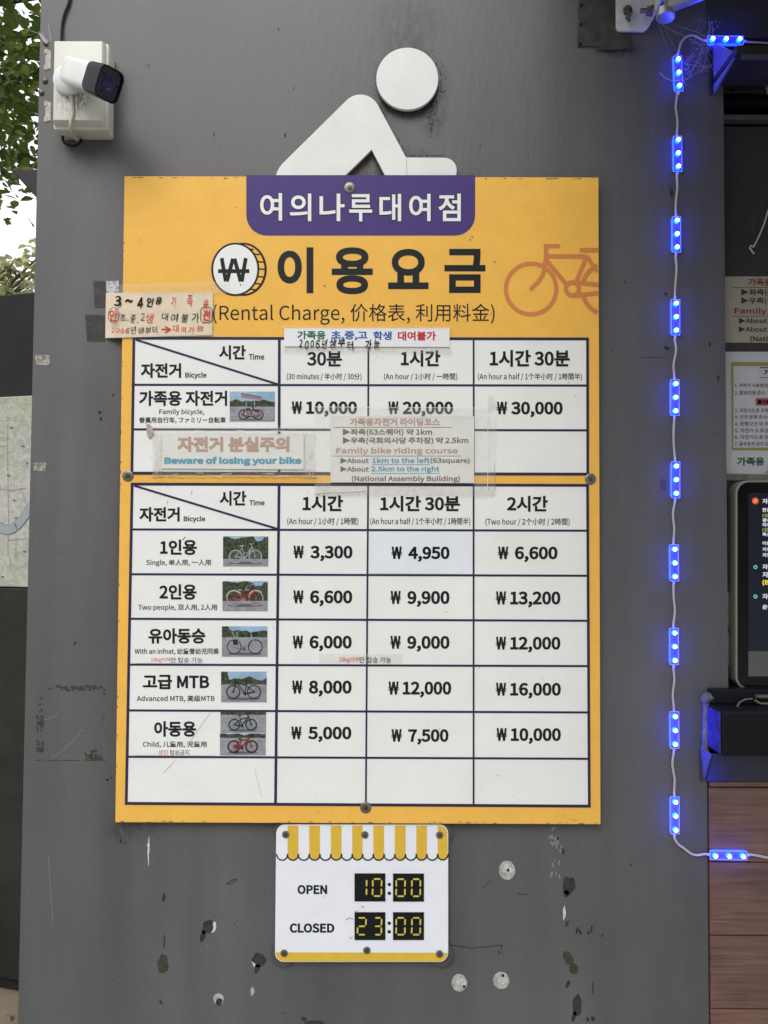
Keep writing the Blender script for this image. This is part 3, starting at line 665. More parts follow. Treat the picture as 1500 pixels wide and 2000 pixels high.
# ragged worn edge specks
mb = MB(); rnd = random.Random(2)
for k in range(120):
    if k < 60: x = rnd.uniform(245, 1168); y = 346 + rnd.uniform(0, 1.6) + (x - 243) * .0026
    elif k < 95: x = rnd.uniform(228, 1170); y = 1606.5 + (x - 225) * .0042 - rnd.uniform(.6, 4)
    else: y = rnd.uniform(350, 1600); x = 243 - (y - 344) * .01426 + rnd.uniform(.8, 2)
    s1 = rnd.uniform(.8, 5 if k < 95 else .8); s2 = rnd.uniform(.4, 1.0 if k < 95 else 3); prism_px(mb, [(x - s1, y - s2), (x + s1, y - s2 * .5), (x + s1 * .6, y + s2), (x - s1 * .7, y + s2)], L1 + .0002, YF)
mb.build('edge_wear', mat('edge_grime', (.16, .10, .05), .7), board)['kind'] = 'stuff'
flat(rrect(481, 342, 928, 460, 40, 8, (0, 0, 1, 1)), L1, 'banner', M_purple, board).location.z = 0
flat([(243.6, 342.6), (243.6, 343), (244, 343)], L1, 'corner_fleck', M_purple, board) if False else None
for ch, x0, y0, x1, y1 in (('여', 508, 377, 551, 431), ('의', 566, 378, 608, 432), ('나', 624, 378, 673, 432), ('루', 682, 379, 727, 432.5), ('대', 741, 378.5, 783.5, 432), ('여', 799, 378.5, 841, 432), ('점', 856, 378, 900, 432)):
    text(ch, x0 - 1.2, y0 - 1.2, x1 + 1.2, y1 + 1.2, L2, M_ink, board, .014, 'letter_outline')
    text(ch, x0, y0, x1, y1, L3, M_white, board, .007, 'shop_name_letter')
for ch, x0, y0, x1, y1 in (('이', 542, 483, 612, 572.5), ('용', 648, 483, 728, 574.5), ('요', 758, 486, 837, 564.6), ('금', 868, 486, 948, 572)):
    text(ch, x0, y0, x1, y1, L1, M_ink, board, .011, 'title_letter')
text('(Rental Charge, 价格表, 利用料金)', 416, 593, 966, 634, L1, M_ink, board, -.004, 'subtitle_lettering')
# coin
flat(arc(475, 526, 46, 52, 0, 354, 48), L1, 'coin_rim', M_ink, board)
flat(arc(474, 526, 42.5, 48.5, 0, 354, 48), L1 - .0001, 'coin_side', M_yellow, board)
mb = MB()
for a in (-62, -42, -20, -2, 17, 36, 56):
    c_, s_ = math.cos(R(a)), math.sin(R(a)); yy = 526 + 46 * s_; ribbon(mb, [(459 + 40 * c_, yy), (475 + 44 * c_, yy + 2)], 3, L1 - .0002)
mb.build('coin_milling', M_ink, board, fixn=False)
flat(arc(459.5, 526, 47, 52, 0, 354, 48), L1 - .0003, 'coin_outline', M_ink, board)
flat(arc(459.5, 526, 43, 48.3, 0, 354, 48), L1 - .0004, 'coin_face', M_white, board)
mb = MB(); yk = L1 - .0006
for i, (p_, q_) in enumerate((((433, 504), (441, 550)), ((443, 550), (455, 505)), ((458, 505), (470, 550)), ((472, 550), (480, 504)))): ribbon(mb, [p_, q_], 7.5, yk - .00002 * i)
ribbon(mb, [(426, 529.5), (487, 529.5)], 7.5, yk - .0001); mb.build('won_sign', M_ink, board, fixn=False)
# bicycle emblem, running off the right edge
def emblem():
    mb = MB(); y = L1; k = [0]
    def st(pts, w=8.3, closed=False):
        ribbon(mb, pts, w, y - .00003 * k[0], closed); k[0] += 1
    def dot(x, yy):
        mb.add([at(p[0], p[1], y - .00003 * k[0]) for p in arc(x, yy, 4.1, 4.1, 0, -337, 15)], [tuple(range(16))]); k[0] += 1
    st(arc(1037.3, 564.3, 49.3, 49.6, 0, 352, 45), 8.3, True)
    st([(1090.5, 480.5), (1066.5, 480.5), (1066.5, 508), (1064, 520)]); dot(1090, 480.5)
    st([(1064, 510), (1062, 533), (1054, 547), (1037.5, 564)]); dot(1037.5, 564)
    st([(1066, 500.5), (1145, 500.5)]); st([(1064, 504), (1106, 555)]); st([(1146, 500), (1126, 549)]); st([(1146, 500), (1168, 531)])
    st(arc(1118, 564, 12.8, 12.8, 0, 352, 24), 8.3, True)
    st([(1135.5, 488.2), (1168.6, 488.2)]); dot(1135.5, 488.2)
    st([(1120, 551), (1168.8, 556)]); st([(1119, 577.5), (1169, 572)])
    st(arc(1187, 564, 50, 50, 163, 113, 10), 8.3); st(arc(1187, 564, 50, 50, 197, 247, 10), 8.3)
    for p in arc(1187, 564, 50, 50, 250, 252, 2): pass
    o = mb.build('bicycle_emblem', M_orange, board, fixn=False)
    # trim everything at the board edge
    xe = at(1168.4, 520, y).x
    for v in o.data.vertices:
        if v.co.x > xe: v.co.x = xe
emblem()

# tables
def table(x_l, x_r, rows, cols, thick_top, thick_bot):
    """rows: list of (y_left, y_right); cols: (x_top, x_bottom)"""
    (yl0, yr0), (yl1, yr1) = rows[0], rows[-1]
    (xa, xb), (xc, xd) = cols[0], cols[-1]
    flat([(xa, yl0), (xc, yr0), (xd, yr1), (xb, yl1)], L1, 'table_ground', M_white, board)
    mb = MB(); k = 0
    for i, (a, b) in enumerate(rows):
        w = 5.6 if i in (0, len(rows) - 1) else 4.2
        t = (a - yl0) / (yl1 - yl0); xL = xa + (xb - xa) * t; xR = xc + (xd - xc) * t
        ribbon(mb, [(xL - 2.8, a), (xR + 2.8, b)], w, L2 - .00003 * k); k += 1
    for i, (a, b) in enumerate(cols):
        w = 5.4 if i in (0, len(cols) - 1, 1) else 3.6
        t = 0
        ya = yl0 + (yr0 - yl0) * (a - xa) / (xc - xa); yb_ = yl1 + (yr1 - yl1) * (b - xb) / (xd - xb)
        ribbon(mb, [(a, ya), (b, yb_)], w, L2 - .00003 * k); k += 1
    ribbon(mb, [(xa + 4, yl0 + 3), (cols[1][0] - 3, rows[1][0] - 1)], 4.0, L2 - .00003 * k)
    mb.build('table_lines', M_line, board, fixn=False)
table(0, 0, [(660.5, 662), (751.5, 753), (838.5, 840.5), (924, 926)], [(261.5, 257.5), (545.5, 545), (719.5, 719), (925, 925.5), (1147.5, 1148)], 6, 6)
table(0, 0, [(945.5, 948), (1034, 1036.5), (1121.5, 1124.5), (1208.5, 1212.5), (1298, 1301), (1387.5, 1391.5), (1478, 1482), (1569, 1574.5)], [(258, 246.5), (545, 538), (719, 714.5), (925, 925), (1147.5, 1151)], 6, 6)
B = .012
def price(s, x0, y0, x1, y1, y, m, par):
    """the won sign and the figures of one price"""
    off = 32.5 if '  ' in s else 27.6
    yb_ = y1 - 6.3
    mb = MB(); w = 19.6; xm = x0 + w / 2
    for i, (p, q) in enumerate((((x0 + 1.8, y0), (x0 + 5.2, yb_)), ((x0 + 5.2, yb_), (xm - .3, y0 + .4)), ((xm + .3, y0 + .4), (x0 + w - 5.2, yb_)), ((x0 + w - 5.2, yb_), (x0 + w - 1.8, y0)))):
        ribbon(mb, [p, q], 3.9, y - .00002 * i)
    ym = (y0 + yb_) / 2
    ribbon(mb, [(x0 - .6, ym - .6), (x0 + w + .6, ym - .6)], 1.7, y - .0001); ribbon(mb, [(x0 - .6, ym + 3.2), (x0 + w + .6, ym + 3.2)], 1.7, y - .00012)
    mb.build('won_sign', m, par, fixn=False)
    text(s.replace('₩', '').strip(), x0 + off, y0, x1, y1, y, m, par, .014, 'price_lettering')
for s, x0, y0, x1, y1, w in [
    ('시간', 427.6, 674.3, 480, 702.5, B), ('Time', 486, 691, 516, 702.5, .010), ('자전거', 274.8, 709.3, 353.7, 738, B), ('Bicycle', 361.8, 726.8, 403.4, 740.3, .010),
    ('가족용 자전거', 271.5, 763, 443.5, 792.8, .011), ('Family bicycle,', 311, 798.7, 399, 811.5, .005), ('眷属用自行车, ファミリー自転車', 271.5, 814.5, 441, 827.4, .005),
    ('30분', 599.5, 685.5, 668, 715.7, .011), ('(30 minutes / 半小时 / 30分)', 560, 728.6, 706, 743.4, .0035), ('1시간', 783, 684, 860, 716, B), ('(An hour / 1小时 / 一時間)', 750, 728.6, 893, 743.4, .0035),
    ('1시간 30분', 956.6, 683.6, 1113, 716.4, B), ('(An hour a half / 1个半小时 / 1時間半)', 933.4, 728.6, 1136.6, 743.4, .0035),
    ('₩ 10,000', 570, 783.7, 697.5, 814.5, .024), ('₩ 20,000', 758.5, 784, 885, 815, .024), ('₩ 30,000', 970.6, 784.4, 1099, 815.5, .024),
    ('시간', 428.8, 959, 481, 987.8, B), ('Time', 487, 976.5, 516.7, 987, .010), ('자전거', 272, 990.5, 350.8, 1018.8, B), ('Bicycle', 358.7, 1008, 400.7, 1020.7, .010),
    ('1인용', 312.7, 1054, 384.6, 1084, B), ('Single, 单人用, 一人用', 285.5, 1092.7, 411.8, 1106.3, .005), ('2인용', 311, 1141, 384, 1171.4, B), ('Two people, 双人用, 2人用', 270, 1180, 423.8, 1193.6, .005),
    ('유아동승', 290, 1227, 401, 1257, B), ('With an infnat, 幼童僧幼児同乗', 262.9, 1266, 427.6, 1279.3, .005), ('고급 MTB', 279, 1317.9, 408.6, 1346, B), ('Advanced MTB, 高级MTB', 267, 1358, 419, 1371.6, .005),
    ('아동용', 301, 1408.5, 383, 1439, B), ('Child, 儿童用, 児童用', 279, 1447.7, 403.4, 1460.7, .005),
    ('1시간', 591, 967.5, 670, 999, B), ('(An hour / 1小时 / 1時間)', 561, 1011, 700, 1026.6, .0035), ('1시간 30분', 742.6, 968.4, 898.4, 999, B), ('(An hour a half / 1个半小时 / 1時間半)', 723.5, 1011, 918.4, 1026.6, .0035),
    ('2시간', 990, 968.4, 1070, 999.5, B), ('(Two hour / 2个小时 / 2時間)', 948, 1012, 1112.5, 1027.4, .0035),
    ('₩  3,300', 573.3, 1065.7, 688.5, 1096.8, .024), ('₩  6,600', 973, 1067.4, 1089, 1098.4, .024),
    ('₩  6,600', 573, 1153, 688, 1184.7, .024), ('₩  9,900', 763, 1154, 878, 1186, .024), ('₩ 13,200', 968.8, 1155, 1094.6, 1187, .024),
    ('₩  6,000', 572, 1241.4, 687, 1272.8, .024), ('₩  9,000', 762.7, 1241.8, 878, 1273.4, .024), ('₩ 12,000', 968.8, 1243.5, 1094.6, 1275, .024),
    ('₩  8,000', 570.7, 1329, 686.8, 1361, .024), ('₩ 12,000', 758.9, 1331, 881.3, 1363, .024), ('₩ 16,000', 968.8, 1333.5, 1095.5, 1365, .024),
    ('₩  5,000', 569, 1419, 686.3, 1450, .024), ('₩  7,500', 764.8, 1424, 876, 1455, .024), ('₩ 10,000', 970, 1422, 1095.5, 1453.5, .024)]:
    if '₩' in s: price(s, x0, y0, x1, y1, L2, M_ink, board)
    else: text(s, x0, y0, x1, y1, L2, M_ink, board, w, 'table_lettering')

# printed photographs of bicycles
M_psky = mat('printed_sky', (.30, .45, .60), .4, 0, .2, 30, spec=.18)
M_phedge = mat('printed_hedge', (.055, .068, .040), .4, 0, .95, 210, spec=.18)
M_pground = mat('printed_paving', (.30, .31, .34), .4, 0, .22, 70, spec=.18)
M_pdark = mat('printed_dark', (.028, .032, .030), .4, spec=.18)
M_ppale = mat('printed_pale_metal', (.55, .55, .55), .4, spec=.18)
M_pmetal = mat('printed_worn_metal', (.36, .37, .38), .4, spec=.18)
M_ppink = mat('printed_pink', (.36, .20, .24), .4, spec=.18)
M_pred = mat('printed_red', (.26, .025, .03), .4, spec=.18)
def photo(x0, y0, x1, y1, hor, kind, frame_m, tyre_m):
    """hor: where ground starts, as a share of the height from the top"""
    yb = L2 - .0001; mb = MB(); w, h = x1 - x0, y1 - y0; rnd = random.Random(int(x0 * 7 + y0))
    def q(a, b, c, d, mi, y=yb): mb.add([at(a, d, y), at(c, d, y), at(c, b, y), at(a, b, y)], [(0, 1, 2, 3)], mi)
    q(x0, y0, x1, y1, 0); q(x0, y0 + h * hor, x1, y1, 2, yb - .00004)
    # tree line / hedge with an uneven top
    n = 22; topv = []; botv = []
    for i in range(n + 1):
        u = i / n
        if kind in ('hedge',): t = .03 + .12 * noise.noise(Vector((u * 5, y0, 1))) + (.12 if .72 < u < .9 else 0)
        elif kind == 'low': t = 0
        else: t = hor - .16 - .16 * (noise.noise(Vector((u * 6, y0, 2))) + .3) - (.30 if u < .16 and kind == 'plaza' else 0)
        t = max(0, min(hor - .04, t)); X = x0 + w * u
        topv.append(at(X, y0 + h * t, yb - .00008)); botv.append(at(X, y0 + h * hor, yb - .00008))
    mb.add(topv + botv, [(i, i + n + 1, i + n + 2, i + 1) for i in range(n)], 1)
    p = mb.build('photo_print', [M_psky, M_phedge, M_pground], board, fixn=False)
    # paving joints
    mb = MB(); kk = 0
    for i in range(4):
        yy = y0 + h * (hor + (1 - hor) * (.18 + .24 * i)); ribbon(mb, [(x0 + 1, yy), (x1 - 1, yy + h * .02)], .45, yb - .00012 - kk * .00002); kk += 1
    for i in range(5):
        ribbon(mb, [(x0 + w * (.35 + .08 * i), y0 + h * hor + 1), (x0 + w * (.05 + .23 * i), y1 - .5)], .45, yb - .00012 - kk * .00002); kk += 1
    mb.build('paving_joints', mat('printed_joint', (.20, .205, .22), .5), p, fixn=False)
    return p
def bike(p, x0, yb_, w, m, tyre, style='city', flip=False, basket=False):
    y = L2 - .0004; mb = MB(); k = [0]
    fx = (lambda u: x0 + w * (1 - u)) if flip else (lambda u: x0 + w * u)
    r = w * .195; cyw = yb_ - r
    def st(pts, wd=1.5, mi=0, closed=False):
        ribbon(mb, pts, wd, y - .000015 * k[0], closed, mi); k[0] += 1
    def P(u, v): return (fx(u), yb_ - w * v)
    ax, bx = fx(.20), fx(.80)
    # soft contact shadow printed under the bicycle
    mb.add([at(a, b, y + .00005) for a, b in arc(x0 + w * .5, yb_ + .4, w * .5, w * .04, 0, -345, 23)], [tuple(range(24))], 2)
    for c in (ax, bx):
        st(arc(c, cyw, r, r, 0, 345, 23), 1.9 if style != 'kid' else 2.6, 1, True)
        st(arc(c, cyw, r * .85, r * .85, 0, 345, 23), .5, 0, True)
        st(arc(c, cyw, r * .1, r * .1, 0, 300, 5), 1.2, 1, True)
        for a in range(0, 180, 30):
            dx, dy = r * .82 * math.cos(R(a)), r * .82 * math.sin(R(a)); st([(c - dx, cyw - dy), (c + dx, cyw + dy)], .28, 0)
    cw = .195
    if style == 'family':
        st([P(.12, .20), P(.45, .14), P(.9, .20)], 2.4, 1); st(arc(fx(.36), cyw - 2, r * .9, r * .8, 0, 345, 23), 1.4, 1, True); st(arc(fx(.66), cyw - 2, r * .9, r * .8, 0, 345, 23), 1.4, 1, True)
        st([P(.22, .30), P(.40, .44), P(.52, .28)], 1.6, 1); st([P(.56, .52), P(.66, .34), P(.84, .30)], 2.0, 1); st([P(.60, .50), P(.70, .52)], 1.4, 1); st([P(.8, .2), P(.98, .24)], 2.2)
        st([P(.2, cw), P(.5, .16), P(.8, cw)], 2.2); st([P(.25, .3), P(.5, .24), P(.75, .3)], 1.8); st([P(.28, cw), P(.32, .78)], .9, 3); st([P(.62, .2), P(.66, .74)], .9, 3)
        q = [P(.10, 1.06), P(.93, .90), P(.97, .80), P(.12, .90)]
        mb.add([at(a, b, y - .0003) for a, b in q][::-1], [(0, 1, 2, 3)], 0); st([P(.10, 1.06), P(.93, .90)], 1.2, 1)
        st([P(.3, .42), P(.48, .40)], 3.2, 1); st([P(.56, .40), P(.72, .36)], 3.2, 1)
    else:
        bb = P(.47, .15); seat = P(.40, .46) if style != 'kid' else P(.42, .40); hd = P(.70, .48); hb = P(.67, .56)
        if style in ('city', 'child_seat'):
            st([P(.20, cw), seat], 1.2); st([P(.20, cw), bb], 1.3); st([seat, bb], 1.5); st([bb, P(.56, .23), hd], 1.8); st([P(.43, .30), P(.55, .30), hd], 1.3); st([P(.80, cw), hd, P(.68, .56), hb], 1.5)
            st([P(.60, .58), P(.68, .57), P(.74, .60)], 1.2, 1)
        elif style == 'tandem':
            for s_ in (.36, .56): st([P(s_, .42), P(s_ + .04, .14)], 1.4); st([P(s_ - .05, .42), P(s_ + .05, .42)], 2, 1)
            st([P(.2, cw), P(.40, .15), P(.60, .15), P(.78, .42)], 1.8); st([P(.2, cw), P(.36, .32), P(.60, .16)], 1.4); st([P(.40, .15), P(.56, .30), P(.74, .44)], 1.4); st([P(.80, cw), P(.76, .46), P(.73, .56)], 1.5); st([P(.66, .56), P(.75, .58)], 1.2, 1); st([P(.5, .44), P(.58, .52)], 1, 1)
            st(arc(ax, cyw, r * 1.12, r * 1.12, 190, 330, 14), 1.2, 3); st(arc(bx, cyw, r * 1.12, r * 1.12, 210, 320, 14), 1.2, 3)
        else:
            st([P(.20, cw), P(.40, .36)], 1.6); st([P(.20, cw), bb], 1.6); st([P(.40, .44), bb], 1.8); st([bb, hd], 2.6 if style == 'kid' else 2.2); st([P(.40, .38), P(.69, .45)], 2.0); st([P(.80, cw), P(.72, .44), hb], 2.0); st([P(.60, .58), hb, P(.73, .57)], 1.4, 1)
        if style != 'tandem':
            st([seat, (seat[0], seat[1] - w * .05)], 1.2, 1); st([(seat[0] - w * .07, seat[1] - w * .055), (seat[0] + w * .06, seat[1] - w * .05)], 2.2, 1)
        st(arc(bb[0], bb[1], w * .04, w * .04, 0, 315, 7), 1.2, 1, True); st([(bb[0], bb[1]), (bb[0] + w * .05, bb[1] + w * .09)], 1.2, 1)
        st([(bb[0], bb[1] + 1.6), P(.20, cw - .02)], .6, 1)
    if style == 'child_seat':
        mb.add([at(a, b, y - .0003) for a, b in (P(.16, .40), P(.31, .40), P(.30, .24), P(.17, .26))][::-1], [(0, 1, 2, 3)], 1); st([P(.14, .62), P(.22, .46), P(.28, .50), P(.29, .62)], 1.5)
    if basket:
        mb.add([at(a, b, y - .0003) for a, b in (P(.72, .62), P(.88, .62), P(.86, .50), P(.74, .50))][::-1], [(0, 1, 2, 3)], 1)
    if style == 'kid':
        mb.add([at(a, b, y - .00028) for a, b in (P(.22, .26), P(.50, .24), P(.50, .13), P(.24, .12))][::-1], [(0, 1, 2, 3)], 0); st(arc(fx(.30), yb_ - w * .05 + 2, w * .05, w * .05, 0, 315, 9), 1.8, 1, True)
    mb.build('bicycle_print', [m, tyre, mat('printed_shadow_tone', (.10, .105, .115), .5), M_ppale], p, fixn=False)
p = photo(448.6, 764.8, 536.8, 823.2, .50, 'trees', None, None); bike(p, 466, 819, 48, M_ppink, M_pdark, 'family')
p = photo(435.6, 1047.4, 524, 1106.3, .75, 'hedge', None, None); bike(p, 447.5, 1099.3, 64, M_pmetal, M_pmetal, 'city')
p = photo(434.4, 1135, 523, 1193.6, .66, 'hedge', None, None); bike(p, 443, 1182, 71, M_pred, M_pmetal, 'tandem')
p = photo(433.3, 1223.3, 522.4, 1282.7, .36, 'plaza', None, None); bike(p, 443.5, 1276.6, 69, M_pmetal, M_pdark, 'child_seat', basket=True)
p = photo(431.7, 1311.7, 520.8, 1371.6, .42, 'plaza', None, None); bike(p, 442, 1364.5, 67.5, M_pdark, M_pdark, 'mtb', flip=True)
p = photo(430.6, 1390.3, 519.7, 1431.6, .14, 'low', None, None); bike(p, 446.5, 1426, 55, M_pdark, M_pdark, 'mtb')
p = photo(429.5, 1432.6, 519, 1475.4, .20, 'plaza', None, None); bike(p, 445, 1469.5, 58, M_pred, M_pdark, 'kid', basket=True)

# screws with washers
def screw(x, y, r, parent, name='screw', yf=None, dark=False):
    yf = YF if yf is None else yf
    c = at(x, y, yf); s = r / 1000.0
    mb = MB(); mb.lathe(c, (0, -1, 0), [(s, -.0002), (s, .0012), (s * .92, .0018), (s * .45, .0019), (s * .40, .0012)], 28); wz = mb.build('washer', M_steel_d if dark else M_steel, parent, smooth=True)
    mb = MB(); mb.lathe(c + Vector((.0004, 0, -.0002)), (0, -1, 0), [(s * .42, .0010), (s * .42, .0026), (s * .34, .0040), (s * .18, .0042), (s * .15, .0030)], 18); mb.build('screw_head', M_steel_d if not dark else M_steel, wz, smooth=True)
for x, y in ((683, 367), (250, 929.5), (1153, 935.5), (714, 1577)): screw(x, y, 10.8, board)
# scratches and faint marks on the printed face
mb = MB(); k = 0
for pts, w in (([(411, 1392), (395, 1414), (372, 1447)], .7), ([(342, 1485), (330, 1498), (319, 1509)], .8), ([(497, 1500), (504, 1530), (512, 1558)], .5), ([(328, 977), (326, 984)], 1.2), ([(375, 958), (373, 966)], 1.2), ([(1122, 773), (1126, 775)], 1.2), ([(1112, 745), (1110, 748)], 1), ([(970, 1516), (976, 1514)], 1), ([(1112, 1598), (1126, 1603)], 1.2)):
    ribbon(mb, pts, w, L3 - .0003 - k * .00002); k += 1
mb.build('surface_scratches', mat('scratch_grey', (.40, .41, .40), .6), board, fixn=False)
mb = MB(); rnd = random.Random(21)
for k in range(70):
    x, y = rnd.uniform(250, 1160), rnd.uniform(352, 1600); s = rnd.uniform(.4, 1.1)
    mb.add([at(a, b, L3 - .0002) for a, b in arc(x, y, s, s * rnd.uniform(.5, 1.3), 0, -300, 5)], [tuple(range(6))])
for x, y in ((966, 511), (470, 556), (634, 558), (361, 1050), (358, 1053), (922, 462), (918, 468)):
    mb.add([at(a, b, L3 - .0002) for a, b in arc(x, y, 1.5, 1.5, 0, -300, 5)], [tuple(range(6))])
o = mb.build('dirt_specks', mat('brown_speck', (.12, .09, .05), .7), board, fixn=False); o['kind'] = 'stuff'

# ------------------------------------------------------------------ notices stuck on the board
YP = YF - .0030; YT = YP - .0004; YTP = YP - .0009
# small sticker strips and the replaced price cell
s = sheet('price_sticker', [(721.5, 1038), (922.5, 1039.5), (922.5, 1121.5), (721.5, 1119.5)], L2 - .0002, mat('blue_white_vinyl', (.79, .82, .86), .32, 0, .02, 20), 'bluish white price sticker reading 4,950 in the lower table', 'sticker', th=.0002)
price('₩  4,950', 765, 1067.4, 878, 1098, L2 - .0006, M_inkb, s)
s = sheet('weight_limit_sticker', [(262, 1283), (398, 1284), (398, 1295), (262, 1295)], L2 - .0003, M_white, 'thin weight limit sticker with red and grey text under the child seat bicycle name', 'sticker', th=.0002)
text('18kg이하', 295, 1283.9, 333, 1294, L2 - .0007, M_redmark, s, 0, 'lettering'); text('만 탑승 가능', 333.6, 1283.9, 395.5, 1294, L2 - .0007, M_ink, s, 0)
s = sheet('weight_limit_sticker', [(623, 1276), (787, 1277), (787, 1296.5), (623, 1295.5)], L3 - .0002, mat('clear_sticker', (.78, .77, .72), .3, alpha=.12), 'clear weight limit sticker across the 6,000 and 9,000 price cells', 'sticker', th=.0002)
text('18kg이하', 662.4, 1283, 701, 1294.7, L3 - .0006, M_redmark, s, 0); text('만 탑승 가능', 702, 1283, 764, 1294.7, L3 - .0006, M_ink, s, 0)
s = sheet('adult_ban_sticker', [(262, 1463), (420, 1464), (420, 1475.5), (262, 1475)], L2 - .0003, M_white, 'thin sticker with red and grey text under the child bicycle name', 'sticker', th=.0002)
text('성인', 309.3, 1464.5, 327.5, 1474.6, L2 - .0007, M_redmark, s, 0); text('탑승금지', 332.4, 1464.5, 369, 1474.6, L2 - .0007, M_ink, s, 0)

# white strip notice over the header row
n1 = empty('student_notice', at(716, 677, YP), 'white paper strip with green, blue and red text and black handwriting above the upper table', 'notice')
flatp = MB(); prism_px(flatp, [(555, 641), (878, 641), (878, 677.5), (555, 676.5)], YP, YP + .0005); flatp.build('paper', M_paper, n1)
text('가족용', 580.5, 646, 636, 662.8, YT, M_green, n1, .011); text('초,중,고', 647, 646.5, 717.5, 665, YT, M_blue, n1, .011); text('학생', 729, 647, 765, 664, YT, M_blue, n1, .011); text('대여불가', 777, 647, 851.5, 665, YT, M_red, n1, .011)
text('2006년생부터 가능', 584, 661, 742, 684, YT - .0008, M_inkb, n1, .006, 'handwriting', hand=1)
mb = MB(); prism_px(mb, [(549, 636), (884, 637), (884, 643), (549, 642)], YTP, YTP + .0001); mb.build('tape_strip', M_tape, n1)
mb = MB(); prism_px(mb, [(553, 676), (882, 678), (884, 692), (700, 688), (553, 689)], YTP - .0001, YTP); mb.build('tape_strip', M_tape_d, n1)

# losing-your-bike notice
n2 = empty('bike_loss_notice', at(455, 917, YP), 'faded taped notice warning about losing your bike, brown Korean text over blue English', 'notice')
mb = MB(); prism_px(mb, [(315, 846), (594, 848), (594, 917), (315, 915)], YP + .0002, YP + .0008); mb.build('paper', M_fade, n2)
text('자전거 분실주의', 346, 852.8, 565, 882.5, YT, M_rust, n2, .015); text('Beware of losing your bike', 321, 892, 588.4, 909.5, YT, M_teal, n2, .017)
for i, (q, m) in enumerate((([(290, 829), (616, 833), (616, 849), (297, 846)], M_tape), ([(297, 846), (316, 846), (316, 932), (298, 931)], M_tape_d), ([(592, 846), (617, 846), (616, 935), (592, 934)], M_tape_d), ([(298, 914), (616, 916), (616, 936), (298, 931)], M_tape_d),
                          ([(286, 826), (296, 832), (300, 845), (292, 856), (287, 850)], mat('brown_glue_mark', (.42, .36, .29), .6, 0, .3, 80)))):
    mb = MB(); prism_px(mb, q, YTP - .0001 * i, YTP - .0001 * i + .00008); mb.build('tape_strip', m, n2)
mb = MB(); rnd = random.Random(8); x = 296
while x < 612:
    x2 = x + rnd.uniform(4, 14); ribbon(mb, [(x, 933 + rnd.uniform(-1.5, 1.5)), (x2, 934 + rnd.uniform(-1.5, 1.5))], rnd.uniform(.6, 1.5), YTP - .0008 - .00001 * x); x = x2 + rnd.uniform(0, 3)
mb.build('tape_grime', mat('tape_grime', (.16, .12, .06), .7), n2, fixn=False)

mb = MB(); rnd = random.Random(15); k = 0
for i in range(34):
    x = rnd.choice((rnd.uniform(298, 314), rnd.uniform(596, 615))); y = rnd.uniform(848, 925); L_ = rnd.uniform(4, 18)
    ribbon(mb, [(x, y), (x + rnd.uniform(-2, 2), y + L_ / 2), (x + rnd.uniform(-2, 2), y + L_)], rnd.uniform(.4, 1.0), YTP - .0009 - k * .00001); k += 1
for i in range(14):
    x = rnd.uniform(320, 600); y = rnd.choice((rnd.uniform(836, 845), rnd.uniform(919, 931))); ribbon(mb, [(x, y), (x + rnd.uniform(6, 22), y + rnd.uniform(-2, 2))], rnd.uniform(.4, .9), YTP - .0009 - k * .00001); k += 1
mb.build('tape_glint', mat('painted_tape_glint', (.8, .8, .78), .2), n2, fixn=False)  # pale strokes painted as glints on the tape creases
# riding course notice (one on the board, a fresher copy behind the opening)
def course(dx, dy, yp, root, mp_, m_title, m_txt, m_link, xmax=9999, kx=0):
    y = yp - .0004
    mb = MB(); prism_px(mb, [(645.6 + dx, 813 + dy), (926.3 + dx, 813 + dy), (926 + dx, 943.6 + dy), (645.6 + dx, 942 + dy)], yp, yp + .0005); mb.build('paper', mp_, root)
    dx += kx
    text('가족용자전거 라이딩코스', 683 + dx, 816.6 + dy, 859 + dx, 831.5 + dy, y, m_title, root, .011)
    text('▶좌측(63스퀘어) 약 1km', 669.7 + dx, 837 + dy, 844 + dx, 851.5 + dy, y, m_txt, root, .009)
    text('▶우측(국회의사당 주차장) 약 2.5km', 669.7 + dx, 853.5 + dy, 914.6 + dx, 868 + dy, y, m_txt, root, .009)
    text('Family bike riding course', 656.5 + dx, 874 + dy, 894 + dx, 889 + dy, y, m_title, root, .009)
    text('▶About', 665 + dx, 893.7 + dy, 720 + dx, 905.5 + dy, y, m_txt, root, .009); text('1km to the left', 727 + dx, 893.7 + dy, 839.8 + dx, 904.6 + dy, y, m_link, root, .009)
    text('(63square)', 840.7 + dx, 893.7 + dy, 917.5 + dx, 906.6 + dy, y, m_txt, root, .009)
    text('▶About', 665 + dx, 910.5 + dy, 720 + dx, 922 + dy, y, m_txt, root, .009); text('2.5km to the right', 724.8 + dx, 910.5 + dy, 858.3 + dx, 923.5 + dy, y, m_link, root, .009)
    text('(National Assembly Building)', 687 + dx, 929 + dy, 898.5 + dx, 942.6 + dy, y, m_txt, root, .009)
    for i, (a, b, yy, m) in enumerate(((651.5, 882, 834.5, m_txt), (651.5, 900, 890.6, m_txt), (727, 839.8, 907.3, m_link), (724.8, 858.3, 924.6, m_link))):
        mb = MB(); ribbon(mb, [(a + dx, yy + dy), (b + dx, yy + dy)], .9, y - .00003); mb.build('rule_line', m, root, fixn=False)
n3 = empty('riding_course_notice', at(786, 943, YP), 'faded paper notice on family bike riding courses taped between the two tables', 'notice')
course(0, 0, YP, n3, M_fade, M_rust, M_greyink, M_teal)
